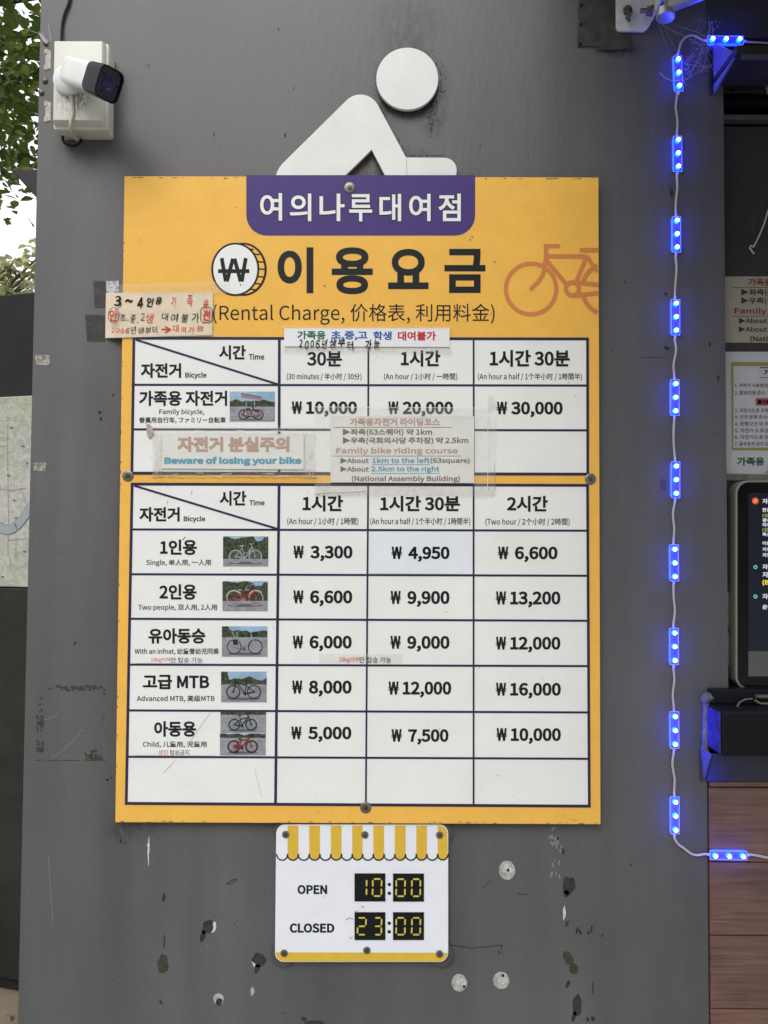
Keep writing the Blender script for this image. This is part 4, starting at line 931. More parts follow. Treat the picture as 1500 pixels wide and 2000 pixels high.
for i, (q, m) in enumerate((([(612, 793), (958, 797), (958, 818), (612, 815)], M_tape), ([(616, 815), (646, 815), (646, 968), (616, 968)], M_tape), ([(614, 946), (968, 950), (966, 970), (614, 968)], M_tape_d), ([(926, 815), (970, 812), (968, 968), (926, 966)], M_tape),
                          ([(953, 773), (963, 772), (972, 804), (966, 798), (961, 800), (953, 806)], M_tape_d))):
    mb = MB(); prism_px(mb, q, YTP - .00025 - .0001 * i, YTP - .00025 - .0001 * i + .00008); mb.build('tape_strip', m, n3)
mb = MB(); ribbon(mb, [(616, 966.5), (640, 963), (680, 962.5), (712, 960)], 1.0, YTP - .0012); ribbon(mb, [(966, 905), (967, 958)], .6, YTP - .0012); mb.build('tape_grime', MATS['tape_grime'], n3, fixn=False)
mb = MB(); ribbon(mb, [(612, 794.5), (700, 795.5), (830, 796), (954, 797)], .8, YTP - .0012); ribbon(mb, [(555, 830), (620, 832)], .8, YTP - .0012); ribbon(mb, [(952, 810), (954, 880), (952, 960)], 1.0, YTP - .0012); mb.build('tape_glint', mat('painted_tape_glint', (.8, .8, .78), .2), n3, fixn=False)  # light catching the tape, painted as pale lines

# handwritten notice bridging wall and board edge
n4 = empty('handwritten_notice', at(310, 660, YP), 'yellowed handwritten notice in red and black marker taped at the left edge of the board', 'notice')
mb = MB(); N = 26; vs = []
for j in range(5):
    for i in range(N):
        u = i / (N - 1); v = j / 4; px = 207 + 209 * u - 1.5 * v; py = (572 if True else 0) + (88 - 4 * u) * v - 1.5 * u
        d = YP + .0004 if px > 240 else YP + .0004 + min(1, (240 - px) / 36) ** 1.3 * .0195
        d += .0004 * noise.noise(Vector((px * .05, py * .08, 3)))
        vs.append(at(px, py, d))
mb.add(vs, [(j * N + i, (j + 1) * N + i, (j + 1) * N + i + 1, j * N + i + 1) for j in range(4) for i in range(N - 1)]); mb.build('paper', M_beige, n4, smooth=True)
yh = YP - .0008
for s, x0, y0, x1, y1, m, w in (('3~4', 222, 577.5, 279.4, 602, M_inkb, .012), ('인용', 286, 580, 316.7, 600, M_inkb, .012), ('가 족 용', 334, 576, 407.4, 603, M_redmark, 0), ('안', 213, 604.6, 230.4, 628.4, M_redmark, .012), ('초.중.고', 234.6, 612, 282, 631, M_inkb, 0),
                                ('생', 284, 613, 300, 631, M_redmark, 0), ('대여불', 316, 611.6, 367, 630, M_inkb, 0), ('가', 374, 611, 388.6, 630, M_inkb, 0), ('전', 396, 604.6, 411, 627, M_redmark, .012), ('2006', 218, 640, 253, 651.4, M_redmark, .004), ('년생부터', 256, 636, 307.4, 653, M_inkb, 0), ('대여가능', 338, 634, 398, 651.4, M_redmark, 0)):
    text(s, x0, y0, x1, y1, yh, m, n4, w, 'handwriting', hand=1)
mb = MB(); ribbon(mb, arc(222, 616, 10.6, 15, 0, 350, 28), 1.2, yh, True); ribbon(mb, rrect(392, 600, 414, 630, 7), 1.3, yh, True); mb.build('ink_outline', M_inkb, n4, fixn=False)
mb = MB(); ribbon(mb, [(315, 643), (331, 643)], 2.6, yh); ribbon(mb, [(322, 637.5), (333, 643), (322, 650)], 2.2, yh - .00005); mb.build('arrow', M_redmark, n4, fixn=False)
for i, (q, m) in enumerate((([(222, 601), (420, 600), (420, 609), (222, 612)], M_tape), ([(207, 652), (416, 648), (430, 656), (205, 661)], M_tape), ([(232, 556), (448, 548), (450, 572), (232, 574)], M_tape))):
    mb = MB(); prism_px(mb, q, yh - .0012 - i * .0001, yh - .0012 - i * .0001 + .00008); mb.build('tape_strip', m, n4)

# ------------------------------------------------------------------ opening hours sign
def hours():
    y1, yb = -.014, -.009
    h = empty('opening_hours_sign', at(707, 1879), 'small white opening hours sign with striped awning print and digit panels below the price board', 'sign')
    o1 = rrect(539.5, 1610.5, 875.5, 1879, 18, 7)
    o1 = [(x - (2.6 * (y - 1610) / 269 if x < 600 else 0), y) for x, y in o1]
    mb = MB(); prism_px(mb, o1, y1, yb); mb.build('panel', M_white2, h, bevel=.0005)
    a = y1 - .0003
    xs = [540.8, 561.6, 582.6, 603.9, 624.9, 646.2, 666.9, 687.9, 708.1, 729.1, 750.1, 771.1, 792.1, 813.1, 833.8, 854.8, 874.6]
    mb = MB(); k = 0
    for i in range(16):
        x0, x1 = xs[i], xs[i + 1]
        if i % 2:
            r = (x1 - x0) / 2; top = 1612.5; pts = [(x0, top), (x1, top)] if i < 15 else [(x0, top), (859, top), (868, 1616), (873.6, 1624)]
            pts += [(x1, 1668)] + arc((x0 + x1) / 2, 1668, r, r, 0, 180, 10)[1:]
            vs = [at(p[0], p[1], a) for p in pts][::-1]; mb.add(vs, [tuple(range(len(vs)))])
    mb.build('awning_stripes', M_hours_y, h, fixn=False)
    mb = MB()
    for i in range(16):
        x0, x1 = xs[i], xs[i + 1]; r = (x1 - x0) / 2; ribbon(mb, arc((x0 + x1) / 2, 1668, r + .6, r + 1.6, 180, 0, 12), 2.6, a - .0002 - .00002 * i)
    mb.build('scallop_outline', M_inkb, h, fixn=False)
    base = [(538.2, 1860), (875, 1861)] + arc(856.5, 1860, 18, 18, 0, 90, 7)[1:] + arc(556, 1860, 18, 18, 90, 180, 7)[:-1]
    base = [(min(max(x, 538.3), 874.6), min(y, 1878)) for x, y in base]
    flat(base, a, 'base_band', M_hours_y, h)
    text('OPEN', 581, 1728.4, 639, 1746.6, a, M_ink, h, .016, 'lettering'); text('CLOSED', 565.8, 1803.4, 653, 1822, a, M_ink, h, .016, 'lettering')
    segs = {'0': 'abcdef', '1': 'bc', '2': 'abged', '3': 'abgcd'}
    def digit(ch, x0, x1, yy0, yy1, par):
        mb = MB(); t = 1.7; ym = (yy0 + yy1) / 2; sl = .6
        S = {'a': ((x0 + t, yy0), (x1 - t, yy0)), 'b': ((x1, yy0 + t), (x1 - sl, ym - t)), 'c': ((x1 - sl, ym + t), (x1 - sl, yy1 - t)), 'd': ((x0 + t, yy1), (x1 - t, yy1)), 'e': ((x0, ym + t), (x0 - sl, yy1 - t)), 'f': ((x0, yy0 + t), (x0, ym - t)), 'g': ((x0 + t, ym), (x1 - t, ym))}
        for s_ in segs[ch]:
            p, q = Vector(S[s_][0]), Vector(S[s_][1]); d = (q - p).normalized(); nn = Vector((-d.y, d.x)) * 1.55
            vs = [p, p + d * 1.5 + nn, q - d * 1.5 + nn, q, q - d * 1.5 - nn, p + d * 1.5 - nn]; vs = [at(v.x, v.y, a - .0016) for v in vs]
            ar = sum(vs[i].x * vs[(i + 1) % 6].z - vs[(i + 1) % 6].x * vs[i].z for i in range(6))
            if ar < 0: vs.reverse()
            mb.add(vs, [tuple(range(6))])
        mb.build('digit', M_seg, par, fixn=False)
    M_dp = mat('black_digit_panel', (.010, .011, .011), .25, 0, .3, 60, spec=.18)
    for (x0, yy0, x1, yy1, ds) in ((692.4, 1706.3, 752.6, 1760.6, (('1', 700, 716.3), ('0', 728, 745.5))), (767.6, 1706.6, 828, 1761, (('0', 774, 791.3), ('0', 804.5, 821.3))),
                                  (692.4, 1782.2, 752.6, 1836, (('2', 698.5, 715), ('3', 730.5, 745.5))), (767.6, 1782.2, 828, 1836, (('0', 774, 791.3), ('0', 804.5, 821.3)))):
        mb = MB(); prism_px(mb, [(x0, yy0), (x1, yy0), (x1, yy1), (x0, yy1)], a - .0011, y1); pn = mb.build('digit_panel', M_dp, h)
        for ch, q0, q1 in ds: digit(ch, q0, q1, yy0 + 10.5, yy1 - 10.5, pn)
    for (x, y) in ((760.4, 1727.6), (760.4, 1744.7), (760.2, 1803.2), (760.2, 1820)):
        flat(arc(x, y, 3.4, 3.4, 0, 340, 17), a, 'colon_dot', M_ink, h)
    mb = MB()
    for pts, w in (([(675, 1797), (682, 1793), (690, 1795)], 2.4), ([(706, 1769), (711, 1773)], 2.4), ([(692, 1780), (700, 1779)], 1.6), ([(683, 1828), (684, 1833), (690, 1830)], 1.2), ([(634, 1748), (634, 1753)], 1.0)):
        ribbon(mb, pts, w, a - .0003)
    mb.build('scuff', mat('scuff_grey', (.42, .42, .40), .6), h, fixn=False)
    for x, y in ((558, 1629.6), (712.6, 1630.4), (858.4, 1630.7), (555, 1861.4), (716.5, 1855.8), (858.4, 1862.8)):
        screw(x, y, 7.0, h, yf=y1)
    for x, y in ((556, 1627), (860, 1627), (553, 1864), (861, 1864)):
        mb = MB(); mb.lathe(at(x, y, -.0085), (0, 1, 0), [(.0235, 0), (.0235, .0083)], 24); mb.build('spacer', mat('smoky_spacer', (.07, .07, .062), .35), h, smooth=True)
hours()

# ------------------------------------------------------------------ camera housing and security camera
def cctv():
    def wx(px): return at(px, 300).x
    def wz(py): return at(170, py).z
    bx = empty('junction_box', at(175, 275), 'cream plastic junction box on the wall carrying the security camera', 'junction box')
    mb = MB(); mb.box(wx(126), wx(222), -.036, 0, wz(274), wz(118)); mb.build('body', M_plastic, bx, bevel=.003, smooth=True)
    mb = MB(); mb.box(wx(124), wx(228), -.052, -.0362, wz(279), wz(115)); mb.build('lid_rim', M_plastic, bx, bevel=.006, smooth=True)
    mb = MB(); x0, x1, z0, z1 = wx(127), wx(224), wz(274), wz(118)
    mb.add([(x0, -.0522, z0), (x1, -.0522, z0), (x1, -.0522, z1), (x0, -.0522, z1), (x0 + .003, -.066, z0 + .006), (x1 - .004, -.066, z0 + .006), (x1 - .004, -.066, z1 - .002), (x0 + .003, -.066, z1 - .002)],
           [(3, 2, 1, 0), (4, 5, 6, 7), (0, 1, 5, 4), (1, 2, 6, 5), (2, 3, 7, 6), (3, 0, 4, 7)]); 
    mg = bpy.data.materials.new('grimy_cream_plastic'); mg.use_nodes = True; n = mg.node_tree.nodes; l = mg.node_tree.links; b = n['Principled BSDF']; b.inputs['Roughness'].default_value = .42
    g = n.new('ShaderNodeNewGeometry'); p = at(147, 196, -.066)
    q = n.new('ShaderNodeMapping'); q.inputs['Scale'].default_value = (1 / .036, 0, 1 / .035); q.inputs['Location'].default_value = (-p.x / .036, 0, -p.z / .035); l.new(g.outputs['Position'], q.inputs['Vector'])
    ln = n.new('ShaderNodeVectorMath'); ln.operation = 'LENGTH'; l.new(q.outputs[0], ln.inputs[0])
    zz = n.new('ShaderNodeTexNoise'); zz.inputs['Scale'].default_value = 160; zz.inputs['Detail'].default_value = 8; zz.inputs['Roughness'].default_value = .75
    mp2 = n.new('ShaderNodeMapping'); mp2.inputs['Scale'].default_value = (1, 1, .4); l.new(g.outputs['Position'], mp2.inputs[0]); l.new(mp2.outputs[0], zz.inputs['Vector'])
    f1 = n.new('ShaderNodeMapRange'); f1.inputs['From Min'].default_value = 1.2; f1.inputs['From Max'].default_value = .2; l.new(ln.outputs['Value'], f1.inputs['Value'])
    f2 = n.new('ShaderNodeMapRange'); f2.inputs['From Min'].default_value = .42; f2.inputs['From Max'].default_value = .6; l.new(zz.outputs['Fac'], f2.inputs['Value'])
    mu = n.new('ShaderNodeMath'); mu.operation = 'MULTIPLY'; l.new(f1.outputs[0], mu.inputs[0]); l.new(f2.outputs[0], mu.inputs[1])
    x = n.new('ShaderNodeMix'); x.data_type = 'RGBA'; l.new(mu.outputs[0], x.inputs[0]); x.inputs[6].default_value = (.66, .66, .58, 1); x.inputs[7].default_value = (.06, .045, .035, 1); l.new(x.outputs[2], b.inputs['Base Color'])
    mb.build('lid', mg, bx, bevel=.0025, smooth=True)
    for yy in (118, 219):
        p = at(91, yy, -.045)
        mb = MB(); mb.tube([p + Vector((0, 0, -.020)), p + Vector((0, 0, -.011))], .0045, 12); mb.tube([p + Vector((.0008, .001, -.0105)), p + Vector((.0008, .001, .0105))], .0036, 12); mb.tube([p + Vector((0, 0, .011)), p + Vector((0, 0, .020))], .0045, 12)
        mb.box(p.x, p.x + .009, p.y - .003, p.y + .003, p.z - .018, p.z + .018); mb.build('hinge', mat('dusty_cream_plastic', (.46, .43, .38), .6, 0, .25, 120), bx, smooth=True)
    for (px, py) in ((81, 181), (88, 158), (90, 84)):
        mb = MB(); mb.lathe(at(px, py), (0, -1, 0), [(.0055, 0), (.0055, .003), (.003, .0045)], 10); mb.build('wall_screw', M_steel_d, front_wall, smooth=True)
    # cables
    def cable(name, pts, r, m, label):
        mb = MB(); P = [Vector(p) for p in pts]; out = []
        for i in range(len(P) - 1):
            p0, p1, p2, p3 = P[max(i - 1, 0)], P[i], P[i + 1], P[min(i + 2, len(P) - 1)]
            for k in range(6):
                t = k / 6; out.append(.5 * ((2 * p1) + (-p0 + p2) * t + (2 * p0 - 5 * p1 + 4 * p2 - p3) * t * t + (-p0 + 3 * p1 - 3 * p2 + p3) * t ** 3))
        out.append(P[-1]); mb.tube(out, r, 8); o = mb.build(name, m, None, smooth=True); return tag(o, label, 'cable')
    cable('power_cable', [at(142, -60, -.004), at(136, 0, -.004), at(126, 28, -.004), at(121, 55, -.004), at(120, 90, -.012), at(122, 112, -.02)], .0027, M_rubber, 'black cable running down the wall into the top of the cream junction box')
    cable('loop_cable', [at(122, 262, -.018), at(124, 276, -.012), at(136, 284, -.010), at(150, 283, -.012), at(160, 272, -.018)], .0027, M_rubber, 'black cable loop hanging below the cream junction box')
    cable('camera_cable', [at(139, 186, -.073), at(141, 200, -.069), at(142, 222, -.0685), at(138, 240, -.068), at(140, 256, -.058), at(150, 272, -.03), at(152, 270, -.018)], .0034, mat('grey_white_cable', (.50, .46, .40), .5, 0, .2, 60), 'dusty white cable hanging from the security camera over the junction box')
    # camera
    c0 = at(139, 160, -.066)
    cm = empty('security_camera', c0, 'white bullet security camera with black visor pointing right from the junction box', 'security camera')
    mb = MB(); c = at(136, 158, -.0662); mb.lathe(c, (.1, -1, 0), [(.029, -.001), (.029, .006), (.025, .010), (.014, .013)], 28); mb.build('mount_base', M_camwhite, cm, smooth=True)
    for (px, py) in ((121, 170), (129, 175)):
        mb = MB(); mb.lathe(at(px, py, -.074), (0, -1, 0), [(.0045 if px == 121 else .003, 0), (.004, .001)], 12); mb.build('screw_hole', M_rubber, cm)
    A = at(139, 140, -.092); Bf = at(214, 165, -.155); ax = (Bf - A).normalized()
    hh = ax.cross(Vector((0, 0, 1))).normalized(); uu = hh.cross(ax).normalized(); Lt = (Bf - A).length
    mb = MB(); mb.tube([c + Vector((0, -.008, .002)), c + Vector((.002, -.020, .006)), A + ax * .012], [.011, .0125, .012], 14); mb.build('joint_arm', M_camwhite, cm, smooth=True)
    def sect(o, w, h, r, dist, n=6, zo=0):
        pts = []
        for (sx, sz, a0) in ((1, 1, 0), (-1, 1, 90), (-1, -1, 180), (1, -1, 270)):
            for k in range(n):
                a = R(a0 + 90 * k / (n - 1)); pts.append(o + ax * dist + hh * (sx * (w / 2 - r) + r * math.cos(a)) + uu * (sz * (h / 2 - r) + r * math.sin(a) + zo))
        return pts
    def loft(name, secs, m, n=6, par=cm, label=None):
        mb = MB(); k = 4 * n; vs = sum(secs, [])
        fs = [(i * k + j, i * k + (j + 1) % k, (i + 1) * k + (j + 1) % k, (i + 1) * k + j) for i in range(len(secs) - 1) for j in range(k)]
        fs += [tuple(range(k)), tuple(range((len(secs) - 1) * k, len(secs) * k))]
        mb.add(vs, fs); return mb.build(name, m, par, smooth=True, label=label)
    W, Hh = .046, .050
    loft('body', [sect(A, W * .80, Hh * .80, .010, .0), sect(A, W * .96, Hh * .96, .011, .004), sect(A, W, Hh, .012, .012), sect(A, W, Hh, .012, Lt - .044)], M_camwhite)
    mbm = mat('black_gloss_plastic', (.008, .008, .009), .4, spec=.2)
    loft('visor', [sect(A, W + .002, Hh + .003, .012, Lt - .0439), sect(A, W + .004, Hh + .006, .013, Lt - .006), sect(A, W + .004, Hh + .006, .013, Lt), sect(A, W - .001, Hh + .001, .011, Lt + .0002), sect(A, W - .001, Hh + .001, .011, Lt - .005)], mbm)
    gl = loft('front_glass', [sect(A, W - .002, Hh, .011, Lt - .0055), sect(A, W - .002, Hh, .011, Lt - .0035)], mat('blue_black_glass', (.006, .006, .022), .12, 0, .6, 60))
    mb = MB(); mb.lathe(A + ax * (Lt - .0033), ax, [(.0125, 0), (.0125, .0006), (.0095, .0007), (.0090, -.0006 + .0010), (.002, .0004)], 28); mb.build('lens', mat('indigo_lens', (.010, .010, .055), .1), cm, smooth=True)
    for k in range(3):
        a = R(40 + k * 130); mb = MB(); mb.lathe(A + ax * (Lt - .0034) + hh * .017 * math.cos(a) + uu * .018 * math.sin(a), ax, [(.0028, 0), (.0028, .0006)], 10); mb.build('infrared_lamp', M_rubber, cm)
    # maker's mark on the left flank of the body
    o_ = A + ax * (Lt * .42) - hh * (W / 2 + .0003) - uu * .002
    mb = MB(); r_ = .0007
    def fp(u, v): return o_ + ax * (u * .001) + uu * (v * .001)
    def ln_(pts): mb.tube([fp(*q) for q in pts], r_, 5)
    ln_([(0, 6), (0, 1), (1, 0), (3, 0), (4, 1), (4, 6)]); ln_([(5.5, 0), (5.5, 5), (6.5, 6), (8.5, 6), (9.5, 5), (9.5, 0)]); ln_([(10.5, 6), (12.5, 0), (14.5, 6)]); ln_([(4.5, 8), (7, 9), (9.5, 8)])
    mb.build('maker_mark', mat('grey_mark', (.12, .12, .13), .5), cm)
cctv()

# ------------------------------------------------------------------ awning arm bracket
def awning():
    pl = empty('mounting_plate', at(1180, 93), 'weathered dark plate screwed to the wall behind the white bracket', 'plate')
    mb = MB(); prism_px(mb, [(1130, -60), (1231, -60), (1231, 95), (1180, 94), (1160, 92), (1127, 92)], -.003, 0.0001, y_ref=0); mb.build('plate', M_plate, pl, bevel=.0008)
    for (x, y) in ((1135.5, 11), (1134.5, 48), (1133.5, 86)):
        mb = MB(); mb.lathe(at(x, y, -.003), (0, -1, 0), [(.0032, 0), (.0032, .0012), (.001, .0014)], 12); mb.build('rivet', M_rubber, pl, smooth=True)
    mb = MB(); prism_px(mb, [(1160, 93), (1231, 88), (1232, 94), (1200, 97), (1165, 96)], -.0048, -.0032); mb.build('loose_flap', M_plate, pl)
    M_br = mat('white_powder_coat', (.62, .62, .60), .4, 0, .12, 70, .1, 200)
    z1 = H + 1.17
    aw = empty('folding_awning', at(1240, 67), 'folding awning with white wall bracket and pivoting arm at the top right', 'awning')
    mb = MB(); q = [XZ(*p) for p in ((1201, 60), (1206, 66), (1256, 66.5), (1264, 59), (1281, 28), (1281, 0))]; q += [(q[-1][0], z1), (q[0][0], z1)]
    mb.prism(q, -.009, -.0036); mb.build('wall_bracket', M_br, aw, bevel=.0015, smooth=True)
    xr = q[5][0]
    mb = MB(); mb.add([(xr - .004, -.009, q[4][1]), (xr, -.009, q[4][1]), (xr + .004, -.045, q[4][1] + .01), (xr, -.045, q[4][1] + .01), (xr - .004, -.009, z1), (xr, -.009, z1), (xr + .004, -.045, z1), (xr, -.045, z1)],
                      [(0, 1, 2, 3), (7, 6, 5, 4), (0, 4, 5, 1), (1, 5, 6, 2), (2, 6, 7, 3), (3, 7, 4, 0)]); mb.build('bracket_flange', M_br, aw)
    mb = MB(); c = at(1225, 22, -.0092); mb.lathe(c, (0, -1, 0), [(.0095, 0), (.0095, .006), (.0045, .0062), (.0045, .013)], 6); mb.build('anchor_bolt', mat('rusty_bolt', (.10, .09, .075), .6, .5, .5, 90), aw, bevel=.0004)
    mb = MB(); rnd = random.Random(4); pts = [c + Vector((.002 * math.sin(i * 1.7), -.008 - .001 * math.cos(i * 2.3), -.002 - .0017 * i)) for i in range(14)]; mb.tube(pts, [.003 + .002 * rnd.random() for _ in pts], 7); mb.build('dust_clump', mat('grey_dust', (.11, .105, .095), .9, 0, .4, 200, 1, 200), aw)
    mb = MB(); p = at(1251, 21, -.03); mb.tube([p, p + Vector((.013, 0, 0))], .0045, 10); mb.tube([p + Vector((.0131, 0, 0)), p + Vector((.020, 0, 0))], .0095, 6); mb.tube([p + Vector((.0201, 0, 0)), p + Vector((.023, 0, 0))], .0105, 16); mb.build('pivot_stud', M_steel, aw, smooth=True)
    M_al = mat('cast_aluminium', (.42, .42, .43), .35, .6, .15, 60, .1, 100)
    pv = at(1300, 26, -.060)
    mb = MB(); mb.lathe(pv + Vector((0, 0, -.010)), (0.05, .1, 1), [(.012, 0), (.0165, .001), (.0175, .004), (.0175, .016), (.013, .0165)], 28); mb.build('pivot_disc', M_al, aw, smooth=True)
    mb = MB(); mb.box(xr - .002, pv.x + .004, -.058, -.044, pv.z + .007, pv.z + .025); mb.build('pivot_lug', M_al, aw, bevel=.002, smooth=True)
    mb = MB(); mb.tube([pv + Vector((.0, -.004, .016)), pv + Vector((.045, -.012, .030)), pv + Vector((.12, -.03, .050)), pv + Vector((.60, -.30, .09)), pv + Vector((.95, -.75, .07))], [.018, .019, .019, .018, .016], 14); mb.build('folding_arm', M_al, aw, smooth=True)
    mb = MB(); mb.add([(.30, .02, H + 1.32), (3.4, .02, H + 1.32), (3.4, -1.95, H + .94), (.30, -1.95, H + .94), (.30, .02, H + 1.325), (3.4, .02, H + 1.325), (3.4, -1.95, H + .945), (.30, -1.95, H + .945)],
                      [(3, 2, 1, 0), (4, 5, 6, 7), (0, 1, 5, 4), (1, 2, 6, 5), (2, 3, 7, 6), (3, 0, 4, 7)]); mb.build('canopy_fabric', mat('dark_awning_fabric', (.04, .042, .05), .8), aw)
    mb = MB(); mb.tube([(.28, -1.96, H + .93), (3.42, -1.96, H + .93)], .03, 12); mb.build('front_bar', M_al, aw, smooth=True)
awning()

# ------------------------------------------------------------------ light string
M_led_hot = mat('led_die', (1, 1, 1), .3, emit=(.80, .93, 1.0), estr=7)
M_led_blue = mat('led_blue_dome', (.02, .10, .5), .3, emit=(.0, .006, 1.0), estr=100)
def led_shell_mat():
    m = bpy.data.materials.new('glowing_blue_case'); m.use_nodes = True; b = m.node_tree.nodes['Principled BSDF']
    b.inputs['Base Color'].default_value = (.14, .14, .38, 1); b.inputs['Roughness'].default_value = .3
    b.inputs['Emission Color'].default_value = (.04, .05, 1, 1); b.inputs['Emission Strength'].default_value = .16  # weak emission stands in for LED light scattered through the case
    return m
M_led_case = led_shell_mat()
M_led_rim = mat('led_case_edge', (.40, .42, .72), .3, emit=(.12, .15, 1), estr=.5)
M_led_side = mat('glowing_case_side', (.1, .1, .4), .3, emit=(.0, .03, 1), estr=6)
string = empty('light_string', at(1318, 1627), 'string of blue LED modules on white twin wire down the right of the wall', 'light string')
def proto_module():
    L, W, D = .0715, .0175, .0038
    def rim():
        mb = MB(); mb.box(-W / 2, W / 2, -D, -.0006, -L / 2, L / 2); return mb
    o = rim().build('led_module', M_led_case, string, local=True, bevel=.0006)
    mb = MB(); t = .0011; y0, y1 = -D - .0009, -D + .0002
    mb.box(-W / 2, -W / 2 + t, y0, y1, -L / 2, L / 2); mb.box(W / 2 - t, W / 2, y0, y1, -L / 2, L / 2); mb.box(-W / 2 + t, W / 2 - t, y0, y1, -L / 2, -L / 2 + t); mb.box(-W / 2 + t, W / 2 - t, y0, y1, L / 2 - t, L / 2)
    mb.build('case_edge', M_led_rim, o, local=True)
    for sx in (-1, 1):      # self-glowing strips standing in for LED light leaking through the side walls
        mb = MB(); mb.box(sx * (W / 2 + .0001), sx * (W / 2 + .0005), -D + .0004, -.0004, -L / 2 + .004, L / 2 - .004); mb.build('case_side', M_led_side, o, local=True)
    for z in (-.0265, 0, .0265):
        mb = MB(); prof = [(.0052, 0), (.0052, .0034), (.0044, .0054), (.0035, .0060)]; mb.lathe((0, -D, z), (0, -1, 0), prof, 18)
        d = mb.build('led', M_led_blue, o, local=True, smooth=True)
        mb = MB(); mb.lathe((0, -D - .0061, z), (0, -1, 0), [(.0036, 0), (.0036, .0004), (.0022, .0012)], 14); d2 = mb.build('led_die', M_led_hot, o, local=True, smooth=True)
    for z in (-.013, .0135):
        mb = MB(); mb.box(-.001, .001, -D - .0006, -D - .0001, z - .0012, z + .0012); mb.box(.0012, .003, -D - .0008, -D - .0001, z - .004, z - .0025); mb.build('circuit_mark', mat('navy_chip', (.02, .02, .10), .4), o, local=True)
    mb = MB(); mb.tube([(0, -.0022, -L / 2 - .005), (0, -.0022, -L / 2 + .001)], .0020, 8); mb.build('cable_boot', M_led_rim, o, local=True); mb = MB(); mb.tube([(0, -.0022, L / 2 - .001), (0, -.0022, L / 2 + .005)], .0020, 8); mb.build('cable_boot', M_led_rim, o, local=True)
    return o
P0 = proto_module()
mods = [(1323, 111.5, 180.5, -2.0, 0), (1322, 267.5, 337.5, 0, 0), (1319.7, 424.5, 494.5, .3, 0), (1318, 585.5, 656, .2, 0), (1316.8, 742, 812.5, .4, 0), (1318, 902, 973, .4, 0), (1315.3, 1063.5, 1135, -.1, 0), (1315.2, 1226, 1298, -.1, 0), (1315.9, 1388, 1461.5, -.1, 0), (1316.6, 1554, 1628, 0, 0), (1415, 81, 0, 0, 1), (1421, 1669, 0, 0, 1)]
sl = string.location
for i, (cx, a, b, rot, hz) in enumerate(mods):
    if i == 0: o = P0; ch = []
    else:
        o = P0.copy(); col.objects.link(o); o.parent = string
        for c in list(P0.children):
            d = c.copy(); col.objects.link(d); d.parent = o
    y = -.0036 if i == 11 else (-.0045 if i == 10 else 0)
    p = at(cx, (a + b) / 2 if not hz else a, y); o.location = p - sl
    o.rotation_euler = (0, R(rot if not hz else 90.5), 0)
def wire_pair(pts, par=string):
    mb = MB(); P = [Vector(p) for p in pts]; out = []
    for i in range(len(P) - 1):
        p0, p1, p2, p3 = P[max(i - 1, 0)], P[i], P[i + 1], P[min(i + 2, len(P) - 1)]
        for k in range(6):
            t = k / 6; out.append(.5 * ((2 * p1) + (-p0 + p2) * t + (2 * p0 - 5 * p1 + 4 * p2 - p3) * t * t + (-p0 + 3 * p1 - 3 * p2 + p3) * t ** 3))
    out.append(P[-1]); n = len(out)
    for sgn in (-1, 1):
        q = []
        for i, p in enumerate(out):
            d = (out[min(i + 1, n - 1)] - out[max(i - 1, 0)]).normalized(); s = Vector((d.z, 0, -d.x)).normalized() if abs(d.x) + abs(d.z) > 0 else Vector((1, 0, 0))
            tw = math.sin(i / n * 6.0 + sgn) * .0003
            q.append(p + s * (sgn * .00105) + Vector((0, tw, 0)))
        mb.tube(q, .00105, 7)
    mb.build('wire', M_wirew, par, smooth=True)
rnd = random.Random(17)
vm = mods[:10]
for i in range(9):
    xa, ya = vm[i][0] - (1 if i == 0 else 0), vm[i][2] + 3; xb, yb_ = vm[i + 1][0], vm[i + 1][1] - 3; s = (-4, 3, 4, 5, -3, -5, 1, 3, -5)[i]; s2 = (2, -1, 1, -3, -3, 1, 5, -3, 2)[i]
    wire_pair([at(xa, ya - 4, -.0035), at(xa, ya + 5, -.0035), at(xa + (xb - xa) * .33 + s * .55, ya + (yb_ - ya) * .33, -.004), at(xa + (xb - xa) * .66 + s2 * .55, ya + (yb_ - ya) * .66, -.004), at(xb, yb_ - 5, -.0035), at(xb, yb_ + 4, -.0035)])
wire_pair([at(1325, 112, -.0035), at(1325.5, 100, -.004), at(1331, 82, -.006), at(1341, 71.5, -.006), at(1354, 69.5, -.006), at(1368, 76, -.006), at(1380, 81, -.006)])
wire_pair([at(1449, 81, -.006), at(1460, 82, -.008), at(1480, 83, -.008), at(1510, 84, -.008), at(1560, 83, -.008), at(1640, 85, -.008), at(1760, 83, -.0045)])
wire_pair([at(1316.5, 1627, -.0035), at(1317, 1636, -.004), at(1324, 1648, -.004), at(1336, 1657, -.004), at(1351, 1668, -.004), at(1364, 1670, -.005), at(1376, 1668, -.006), at(1386, 1668.5, -.006)])
wire_pair([at(1456, 1669, -.006), at(1466, 1669, -.007), at(1484, 1672, -.007), at(1505, 1676, -.007), at(1560, 1680, -.007), at(1640, 1672, -.007), at(1760, 1676, -.0035)])

